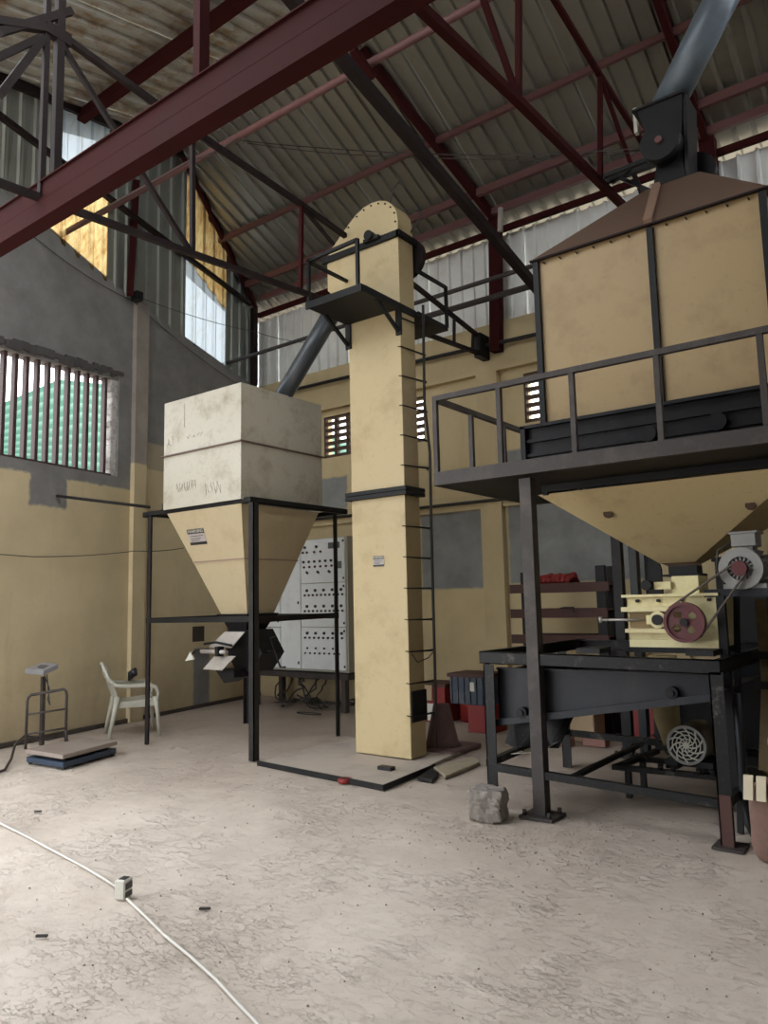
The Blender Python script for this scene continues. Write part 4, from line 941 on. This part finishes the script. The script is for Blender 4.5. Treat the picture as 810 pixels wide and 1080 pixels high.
# ---- roller mill
ml = thing('roller_mill', 'pale yellow roller mill with maroon flywheel on the black table', 'mill', (-1.5, 5.3, 1.09))
MY = 5.10
MB().box(-1.81, -1.235, MY + .02, 5.62, 1.12, 1.45).build('body', 'mill', ml, bevel=.004)
MB().box(-1.84, -1.22, MY - .01, 5.64, 1.45, 1.468).build('top_plate', 'mill', ml)
MB().box(-1.84, -1.44, MY - .03, MY + .02, 1.355, 1.385).box(-1.82, -1.47, MY - .03, MY + .02, 1.215, 1.24).build('side_rail', 'mill', ml)
MB().box(-1.80, -1.235, MY - .015, MY + .02, 1.10, 1.17).build('base_strip', 'mill', ml)
MB().box(-1.82, -1.22, MY - .02, 5.62, 1.085, 1.12).build('skid', 'black', ml)
MB().box(-1.80, -1.42, MY + .012, MY + .022, 1.245, 1.35).build('slide_recess', mat('oily brown recess', (0.22, 0.15, 0.06), 0.6), ml)
bh = MB().cyl((-1.60, MY - .03, 1.30), (-1.60, MY + .03, 1.30), .055, 20).build('bearing_housing', 'mill', ml)
MB().cyl((-1.60, MY - .045, 1.30), (-1.60, MY - .03, 1.30), .035, 16).build('bearing_cap', 'frame', bh)
MB().box(-1.68, -1.52, MY - .01, MY + .02, 1.27, 1.33).build('bearing_arm', 'mill', ml)
MB().cyl((-2.0, MY + .0, 1.30), (-1.70, MY + .0, 1.30), .008, 8).build('adjusting_screw', 'steel', ml)
MB().cyl((-2.0, MY + .0, 1.28), (-2.0, MY + .0, 1.32), .012, 8).build('screw_handle', 'steel', ml)
for x in (-1.74, -1.60, -1.45, -1.28): MB().cyl((x, MY + .0, 1.425), (x, MY + .03, 1.425), .012, 6).build('bolt', 'frame', ml)
# flywheel with four round holes: built as ring + web with holes
fwl = MB(); wc = Vector((-1.415, MY - .10, 1.285)); R0 = .128
n_ = 40
def holes_web(mb, r_out, y0, t):
    me_ = None
    bm = bmesh.new()
    outer = [bm.verts.new((math.cos(2 * math.pi * k / n_) * r_out, 0, math.sin(2 * math.pi * k / n_) * r_out)) for k in range(n_)]
    edges = [bm.edges.new((outer[k], outer[(k + 1) % n_])) for k in range(n_)]
    for h_ in range(4):
        a_ = math.radians(38 + 90 * h_); hc_ = (math.cos(a_) * .062, math.sin(a_) * .062)
        vs_ = [bm.verts.new((hc_[0] + math.cos(2 * math.pi * k / 14) * .026, 0, hc_[1] + math.sin(2 * math.pi * k / 14) * .026)) for k in range(14)]
        edges += [bm.edges.new((vs_[k], vs_[(k + 1) % 14])) for k in range(14)]
    r_ = bmesh.ops.triangle_fill(bm, edges=edges, use_beauty=True)
    fs = [g for g in r_['geom'] if isinstance(g, bmesh.types.BMFace)]
    kill = []
    for f_ in fs:
        c_ = f_.calc_center_median()
        for h_ in range(4):
            a_ = math.radians(38 + 90 * h_)
            if (c_.x - math.cos(a_) * .062) ** 2 + (c_.z - math.sin(a_) * .062) ** 2 < .020 ** 2: kill.append(f_); break
    if kill: bmesh.ops.delete(bm, geom=kill, context='FACES')
    for f_ in bm.faces: mb.face([wc + Vector((v.co.x, y0, v.co.z)) for v in f_.verts]); mb.face([wc + Vector((v.co.x, y0 + t, v.co.z)) for v in f_.verts])
    bm.free()
holes_web(fwl, R0 * .86, .015, .015)
fwl.ringd(wc, (0, 1, 0), R0 * .84, R0, .05, 40)
fly = fwl.build('flywheel', 'maroon', ml)
MB().cyl(wc + Vector((0, -.005, 0)), wc + Vector((0, .09, 0)), .026, 14).build('hub', 'frame', fly)
# feeder on top
MB().box(-1.53, -1.36, 5.20, 5.44, 1.468, 1.585).build('feeder_box', 'mill', ml)
MB().box(-1.64, -1.53, 5.17, 5.22, 1.50, 1.55).build('feeder_arm', 'mill', ml)
MB().cyl((-1.68, 5.12, 1.53), (-1.68, 5.22, 1.53), .035, 14).build('feeder_knob', 'black', ml)
MB().box(-1.60, -1.36, 5.24, 5.44, 1.585, 1.60).box(-1.57, -1.385, 5.28, 5.42, 1.60, 1.655).build('inlet_flange', 'black', ml)
MB().frustum((-1.57, -1.385, 5.28, 5.42), 1.655, (-1.84, -1.60, 6.02, 6.24), 1.71).build('inlet_boot', mat('rust brown boot', (0.11, 0.065, 0.045), 0.8), ml)
# motor frame and motor
mf = thing('motor_bracket', 'black steel bracket frame carrying the grey motor beside the mill', 'frame', (-1.1, 5.2, 0))
MB().bar((-1.31, 5.14, 1.465), (-.60, 5.14, 1.465), .05, .05).build('beam', 'slate', mf)
MB().bar((-1.31, 5.5, 1.465), (-.60, 5.5, 1.465), .05, .05).build('beam', 'slate', mf)
MB().bar((-1.21, 5.12, .2), (-1.21, 5.12, 1.45), .05, .05).build('upright', 'black', mf)
MB().bar((-1.20, 5.13, 0.0), (-1.20, 5.5, 1.45), .035, .035).build('stay', 'black', mf)
MB().bar((-.93, 5.35, 0), (-.93, 5.35, 1.45), .11, .08).build('upright', 'blackblue', mf)
mt_ = thing('electric_motor', 'light grey electric motor with terminal box above the right side of the mill', 'motor', (-1.05, 5.3, 1.49))
mc = Vector((-1.075, 5.12, 1.615))
MB().cyl(mc + Vector((0, 0, 0)), mc + Vector((0, .36, 0)), .115, 24).build('housing', 'motor', mt_)
MB().ringd(mc + Vector((0, -.03, 0)), (0, 1, 0), .075, .130, .035, 28).build('end_bell', 'motor', mt_)
for k in range(16):
    a_ = 2 * math.pi * k / 16; u_ = Vector((math.cos(a_), 0, math.sin(a_)))
    MB().bar(mc + u_ * .05 + Vector((0, -.01, 0)), mc + u_ * .10 + Vector((0, -.01, 0)), .010, .02, (0, 1, 0)).build('bell_spoke', 'motor', mt_)
for k in range(14):
    a_ = math.radians(-50 + k * 280 / 13); u_ = Vector((math.cos(a_), 0, math.sin(a_)))
    MB().bar(mc + u_ * .125 + Vector((0, .05, 0)), mc + u_ * .125 + Vector((0, .33, 0)), .006, .03, u_).build('cooling_fin', 'motor', mt_)
MB().cyl(mc + Vector((0, -.07, 0)), mc + Vector((0, -.02, 0)), .045, 18).build('drive_pulley', 'maroon', mt_)
MB().box(-1.13, -.985, 5.14, 5.32, 1.755, 1.84).box(-1.145, -.97, 5.13, 5.33, 1.835, 1.85).build('terminal_box', 'motor', mt_, bevel=.004)
MB().box(-1.10, -1.01, 5.16, 5.30, 1.70, 1.76).build('box_neck', 'motor', mt_)
MB().box(-1.19, -1.12, 5.12, 5.42, 1.49, 1.52).box(-1.03, -.94, 5.12, 5.42, 1.49, 1.52).build('foot', 'motor', mt_)
MB().tube([(-1.13, 5.2, 1.79), (-1.22, 5.18, 1.74), (-1.24, 5.18, 1.62), (-1.20, 5.2, 1.52)], .008, 6).build('motor_cable', 'rail', mt_)
bt = MB(); pa = mc + Vector((0, -.05, 0)); pw = wc + Vector((0, .02, 0))
dd = (pw - pa); dn = Vector((-dd.z, 0, dd.x)).normalized()
for s_ in (1, -1): bt.bar(pa + dn * .045 * s_, pw + dn * R0 * s_, .030, .010, dn)
o = bt.build('drive_belt', 'belt'); tag(o, 'worn V belt running from the grey motor down to the maroon flywheel', 'belt')
# yellow boot of the mill discharge, right of the table
yb_ = thing('discharge_casing', 'dark yellow sheet casing behind the right table leg', 'casing', (-1.0, 5.8, 0))
MB().box(-1.12, -.80, 5.65, 6.1, .85, 1.42).build('upper_casing', 'dark_casing', yb_)
MB().frustum((-1.12, -.80, 5.65, 6.1), .85, (-1.2, -.9, 5.65, 5.95), .10).build('lower_casing', 'dark_casing', yb_)
MB().box(-1.16, -.76, 5.61, 5.65, 1.02, 1.07).box(-1.16, -.76, 5.61, 5.65, .82, .87).build('casing_angle', 'frame', yb_)

hz = thing('shade_filler', 'added near black block standing in for deep shade right of the mill', 'housing', (-1, 7.5, 0))  # black block added to paint in the darkness beside and behind the table
MB().box(-1.72, -.2, 7.15, 7.9, 0, 1.75).box(-2.45, -1.72, 7.45, 7.9, 0, .48).build('filler_body', 'black', hz)
MB().box(-1.74, -.2, 7.12, 7.92, 1.75, 1.79).box(-1.74, -.2, 7.12, 7.92, .8, .84).build('filler_rim', 'black', hz)
o = MB().box(-2.44, -2.37, 7.0, 7.1, 0, 2.3).build('back_column', 'slate'); tag(o, 'slim grey steel column beside the rear leg of the walkway', 'column')
o = MB().prism([(-2.33, 7.1, 2.25), (-2.18, 7.1, 1.70), (-2.18, 7.1, 1.2), (-2.33, 7.1, 1.2)], (0, .04, 0)).build('gusset_plate', 'black'); tag(o, 'black tapering plate right of the slim grey column behind the cone', 'plate')
# ---- lower motor with fan cover
lm = thing('fan_motor', 'dusty motor with a white spiral fan guard on the floor frame under the table', 'motor', (-1.62, 5.6, .25))
fc = Vector((-1.625, 5.60, .41)); FR = .135
MB().cyl(fc + Vector((0, .03, 0)), fc + Vector((0, .36, 0)), FR * .98, 28).build('housing', mat('dusty tan motor', (0.24, 0.20, 0.14), 0.7), lm)
MB().ringd(fc + Vector((0, -.0, 0)), (0, 1, 0), FR * .86, FR, .04, 32).build('guard_rim', 'motor', lm)
gv = MB().cyl(fc + Vector((0, -.005, 0)), fc + Vector((0, .006, 0)), .020, 12)
for k in range(10):
    a0 = 2 * math.pi * k / 10; pts = []
    for j in range(7):
        r_ = .018 + (FR * .88 - .018) * j / 6; a_ = a0 + 1.0 * (j / 6) ; pts.append(fc + Vector((math.cos(a_) * r_, 0, math.sin(a_) * r_)))
    gv.tube(pts, .0055, 5)
for r_ in (.045, .07, .095): gv.ringd(fc + Vector((0, .0, 0)), (0, 1, 0), r_ - .003, r_ + .003, .006, 28)
gv.build('guard_grille', 'white', lm)
MB().cyl(fc + Vector((0, .015, 0)), fc + Vector((0, .03, 0)), FR * .9, 28).build('fan_disc', 'black', lm)
MB().box(-1.78, -1.70, 5.62, 5.90, .235, .30).box(-1.56, -1.46, 5.62, 5.90, .235, .30).build('foot', 'frame', lm)
mbs = thing('skid_frame', 'black steel base frame under the fan motor', 'frame', (-1.7, 5.7, 0))
MB().bar((-2.15, 5.56, .215), (-1.25, 5.62, .215), .05, .035).build('base_rail', 'table', mbs)
MB().bar((-2.15, 5.94, .215), (-1.25, 5.94, .215), .05, .035).build('base_rail', 'table', mbs)
MB().bar((-2.12, 5.56, .215), (-2.06, 6.3, .215), .05, .035).build('base_rail', 'table', mbs)
for x in (-2.05, -1.4):
    for y in (5.6, 5.92): MB().box(x - .02, x + .02, y - .02, y + .02, 0, .2).build('foot', 'table', mbs)
for x in (-1.76, -1.50):
    for dx in (0, .09): MB().cyl((x - .04 + dx, 5.56, .23), (x - .04 + dx, 5.56, .27), .02, 6).build('bolt', 'frame', mbs)
MB().tube([(-1.95, 5.75, .23), (-2.0, 5.75, .35), (-1.90, 5.75, .44), (-1.80, 5.75, .30)], .008, 5).build('belt_loop', 'cord', mbs)
o = MB().tube([(-1.95, 6.25, .98), (-1.95, 6.25, .5), (-1.9, 6.2, .30)], [.11, .10, .07], 16).build('dust_duct', mat('dusty yellow duct', (0.36, 0.29, 0.15), 0.7)); tag(o, 'dusty yellow duct hanging behind the fan motor', 'duct')
# hose
q = onZ(787, 877, .02)
hs = thing('drain_hose', 'dark grey bent hose hanging down beside the right table leg', 'hose', (-1.15, 5.1, 0))
MB().tube([(-1.13, 4.98, .86), (-1.13, 5.0, .50), (-1.14, 5.02, .25), (-1.12, 5.0, .10), (-1.06, 4.93, .03)], .026, 10).build('hose_run', 'slate', hs)
o = MB().cyl((-.97, 5.2, .55), (-.97, 5.3, .55), .055, 18).build('guide_roller', 'steel'); tag(o, 'small round steel roller in the dark right of the table', 'roller')
o.location = (0, 0, 0)
MB().bar((-.97, 5.26, 0), (-.97, 5.26, .5), .05, .04).build('roller_bracket', 'black', o)

# ================================================================== BACKGROUND ITEMS
rk = thing('storage_rack', 'dark wooden rack of three boards against the back wall', 'rack', (-3.5, 7.9, 0))
for z, x0, x1 in ((1.575, -4.12, -2.95), (1.295, -4.12, -2.98), (1.01, -4.12, -2.98)):
    MB().box(x0, x1, 7.80, 7.83, z - .05, z + .05).build('board', 'wood', rk); MB().box(x0, x1, 8.2, 8.23, z - .05, z + .05).build('board', 'wood', rk)
    MB().box(x0 + .05, x1 - .05, 7.83, 8.2, z + .02, z + .04).build('shelf', 'wood', rk)
for x, w_ in ((-3.97, .04), (-3.05, .10)):
    for y in (7.86, 8.17): MB().box(x - w_ / 2, x + w_ / 2, y - .03, y + .03, 0, 1.80 if w_ > .05 else 1.76).build('post', 'black', rk)
sb = MB(); random.seed(8)
for k in range(7): 
    x = -3.78 + k * .055; sb.tube([(x, 7.87, 1.625), (x, 7.87 + .05, 1.65 + .03), (x + .04, 7.98, 1.69 + random.random() * .02), (x + .05, 8.08, 1.63)], [.03, .04, .045, .02], 7)
o = sb.build('red_sack', 'red'); tag(o, 'crumpled red sack on the top board of the rack', 'sack')
o = MB().tube([(-3.55, 7.90, 1.345), (-3.45, 7.79, 1.355), (-3.33, 7.74, 1.355), (-3.33, 7.74, 1.30)], .012, 6).build('iron_rod', 'cord'); tag(o, 'bent dark iron rod poking out between the rack boards', 'rod')
o = MB().box(-3.35, -3.05, 7.45, 7.75, 0, .42).build('floor_box', 'card', bevel=.01); tag(o, 'brown carton on the floor before the wooden rack', 'box')
q1 = onY(455, 722, 7.9); 
c1_ = thing('battery_crate', 'red and white carton behind the tower foot with a cardboard flap', 'box', (-5.25, 7.95, 0))
MB().box(-5.45, -5.05, 7.8, 8.2, 0, .42).build('carton', 'red', c1_)
MB().box(-5.40, -5.22, 7.775, 7.795, .26, .44).build('cardboard_flap', 'card', c1_)
MB().box(-5.30, -5.18, 7.785, 7.798, .02, .22).build('white_print', 'white', c1_)
MB().box(-5.47, -5.03, 7.78, 8.22, .42, .46).build('lid', 'wood', c1_)
o = MB().cyl((-4.86, 8.12, 0), (-4.86, 8.12, .45), .15, 18).build('red_drum', 'red'); tag(o, 'dull red drum between the carton and the blue crate', 'drum')
c2_ = thing('blue_crate', 'faded blue plastic crate on a red box left of the table', 'crate', (-4.4, 7.6, 0))
MB().box(-4.72, -4.22, 7.40, 7.8, .30, .62).build('crate_body', 'blue', c2_, bevel=.008)
MB().box(-4.74, -4.20, 7.38, 7.82, .60, .64).build('crate_rim', 'wood', c2_)
MB().box(-4.46, -4.39, 7.385, 7.402, .45, .55).build('paper_label', 'white', c2_)
for k in range(6): MB().box(-4.70 + k * .08, -4.685 + k * .08, 7.385, 7.402, .31, .60).build('crate_rib', 'blue', c2_)
o = MB().box(-4.50, -4.2, 7.42, 7.75, 0, .30).build('red_box', 'red'); tag(o, 'red box carrying the blue crate', 'box')
o = MB().box(-2.86, -2.55, 7.9, 8.3, 0, .78).build('red_locker', 'red', bevel=.01); tag(o, 'plain red cabinet standing behind the table', 'cabinet')
# grey-brown bits behind the table
for (x, y, lab) in ((-3.3, 7.2, 'pinkish brick lying behind the table near the rear leg'), (-3.0, 7.35, 'second pinkish brick lying behind the table')):
    o = MB().box(x - .12, x + .12, y - .06, y + .06, 0, .09).build('loose_brick', mat('pinkish brick', (0.28, 0.15, 0.12), 0.9), bevel=.006); tag(o, lab, 'brick')
# stone block
st_ = bmesh.new(); bmesh.ops.create_cube(st_, size=1); bmesh.ops.subdivide_edges(st_, edges=st_.edges[:], cuts=14, use_grid_fill=True)
for v in st_.verts:
    p_ = v.co.copy(); rr_ = (abs(p_.x * 2) ** 9 + abs(p_.y * 2) ** 9 + abs(p_.z * 2) ** 9) ** (1 / 9.0)
    p_ = p_ / max(rr_, .001)
    v.co = Vector((p_.x * .235, p_.y * .20, p_.z * .205)) * (1 + mnoise.noise(p_ * 4) * .12 + mnoise.noise(p_ * 14) * .07)
for v in st_.verts: v.co.z = max(v.co.z, -.10) + .10
me = bpy.data.meshes.new('concrete_lump'); st_.to_mesh(me); st_.free(); me.materials.append(M['stone'])
for v in me.vertices: v.co *= 1.0
o = bpy.data.objects.new('concrete_lump', me); C.objects.link(o); o.location = (-2.64, 4.57, 0); o.rotation_euler = (0, 0, .25)
tag(o, 'rough concrete lump under the left front leg of the table', 'stone')
# sack at right
sk = thing('grain_sack', 'brown woven sack with cream stripes at the right edge', 'sack', (-.87, 4.74, 0))
bmk = bmesh.new(); bmesh.ops.create_cube(bmk, size=1); bmesh.ops.subdivide_edges(bmk, edges=bmk.edges[:], cuts=8, use_grid_fill=True)
for v in bmk.verts:
    p_ = v.co.copy(); rr_ = (abs(p_.x * 2) ** 4 + abs(p_.y * 2) ** 4 + abs(p_.z * 2) ** 5) ** .25
    p_ = p_ / max(rr_, .001); v.co = Vector((p_.x * .34, p_.y * .26, p_.z * .46)) * (1 + mnoise.noise(p_ * 3) * .06); v.co.z = max(v.co.z, -.21) + .21
me = bpy.data.meshes.new('sack_body'); bmk.to_mesh(me); bmk.free(); me.materials.append(M['sack'])
for p_ in me.polygons: p_.use_smooth = True
so = bpy.data.objects.new('sack_body', me); C.objects.link(so); so.parent = sk; so.location = (0, 0, 0)
for x in (-1.02, -.955): MB().prism([(x - .024, 4.575, .34), (x + .024, 4.575, .34), (x + .024, 4.62, .462), (x - .024, 4.62, .462)], (0, .016, 0)).build('stripe', 'sackstripe', sk)
# extension cable + socket
pts = [onZ(x, y, .012) for x, y in ((-20, 858), (0, 868), (30, 883), (60, 899), (90, 915), (110, 927), (127, 938))]
o = MB().tube(pts, .0072, 6).build('extension_cable', 'cordw'); tag(o, 'white cable crossing the floor from the left edge to the socket block', 'cable')
pts = [onZ(x, y, .012) for x, y in ((134, 948), (150, 963), (172, 985), (200, 1008), (228, 1033), (250, 1057), (272, 1080), (300, 1112))]
o = MB().tube(pts, .0072, 6).build('extension_cable', 'cordw'); tag(o, 'white cable running from the socket block to the bottom edge', 'cable')
q = onZ(131, 947, 0)
sk2 = thing('socket_block', 'small white socket block standing on the floor along the white cable', 'socket', (q.x, q.y, 0), math.radians(20))
MB().box(-.035, .025, -.035, .035, 0, .095).build('shell', 'white', sk2, local=True, bevel=.006)
MB().box(.025, .029, -.026, .026, .012, .036).box(.025, .029, -.026, .026, .048, .078).box(-.02, .016, -.022, .022, .095, .098).build('socket_face', 'button', sk2, local=True)
# debris on the floor
random.seed(21)
for (x, y, lab) in ((44, 989, 'small dark chip on the floor near the lower left'), (40, 857, 'tiny dark chip on the floor near the scale'), (216, 960, 'short splinter on the floor right of the socket block')):
    q = onZ(x, y, 0); o = MB().bar((q.x - .025, q.y - .012, .006), (q.x + .025, q.y + .012, .010), .012, .010).build('floor_chip', 'cord'); tag(o, lab, 'debris')
random.seed(5)
cl = MB()
for k in range(900):
    if k < 500: x = random.uniform(-6, .5); y = random.uniform(1.4, 6)
    else:
        x = random.gauss(-2.1, .35); y = random.gauss(4.35, .25)
    r_ = random.uniform(.0015, .0045); cl._hexa([(x + a * r_, y + b * r_, c_) for a, b, c_ in ((-1, -1, -.002), (1, -.8, -.002), (1.1, 1, -.002), (-.9, 1, -.002), (-.6, -.7, r_), (.7, -.5, r_), (.6, .7, r_ * .8), (-.6, .6, r_))])
o = cl.build('floor_grit', mat('dusty grit', (0.40, 0.34, 0.29), 0.95)); tag(o, 'scattered grit and grain dust on the concrete floor', 'grit'); o['kind'] = 'stuff'
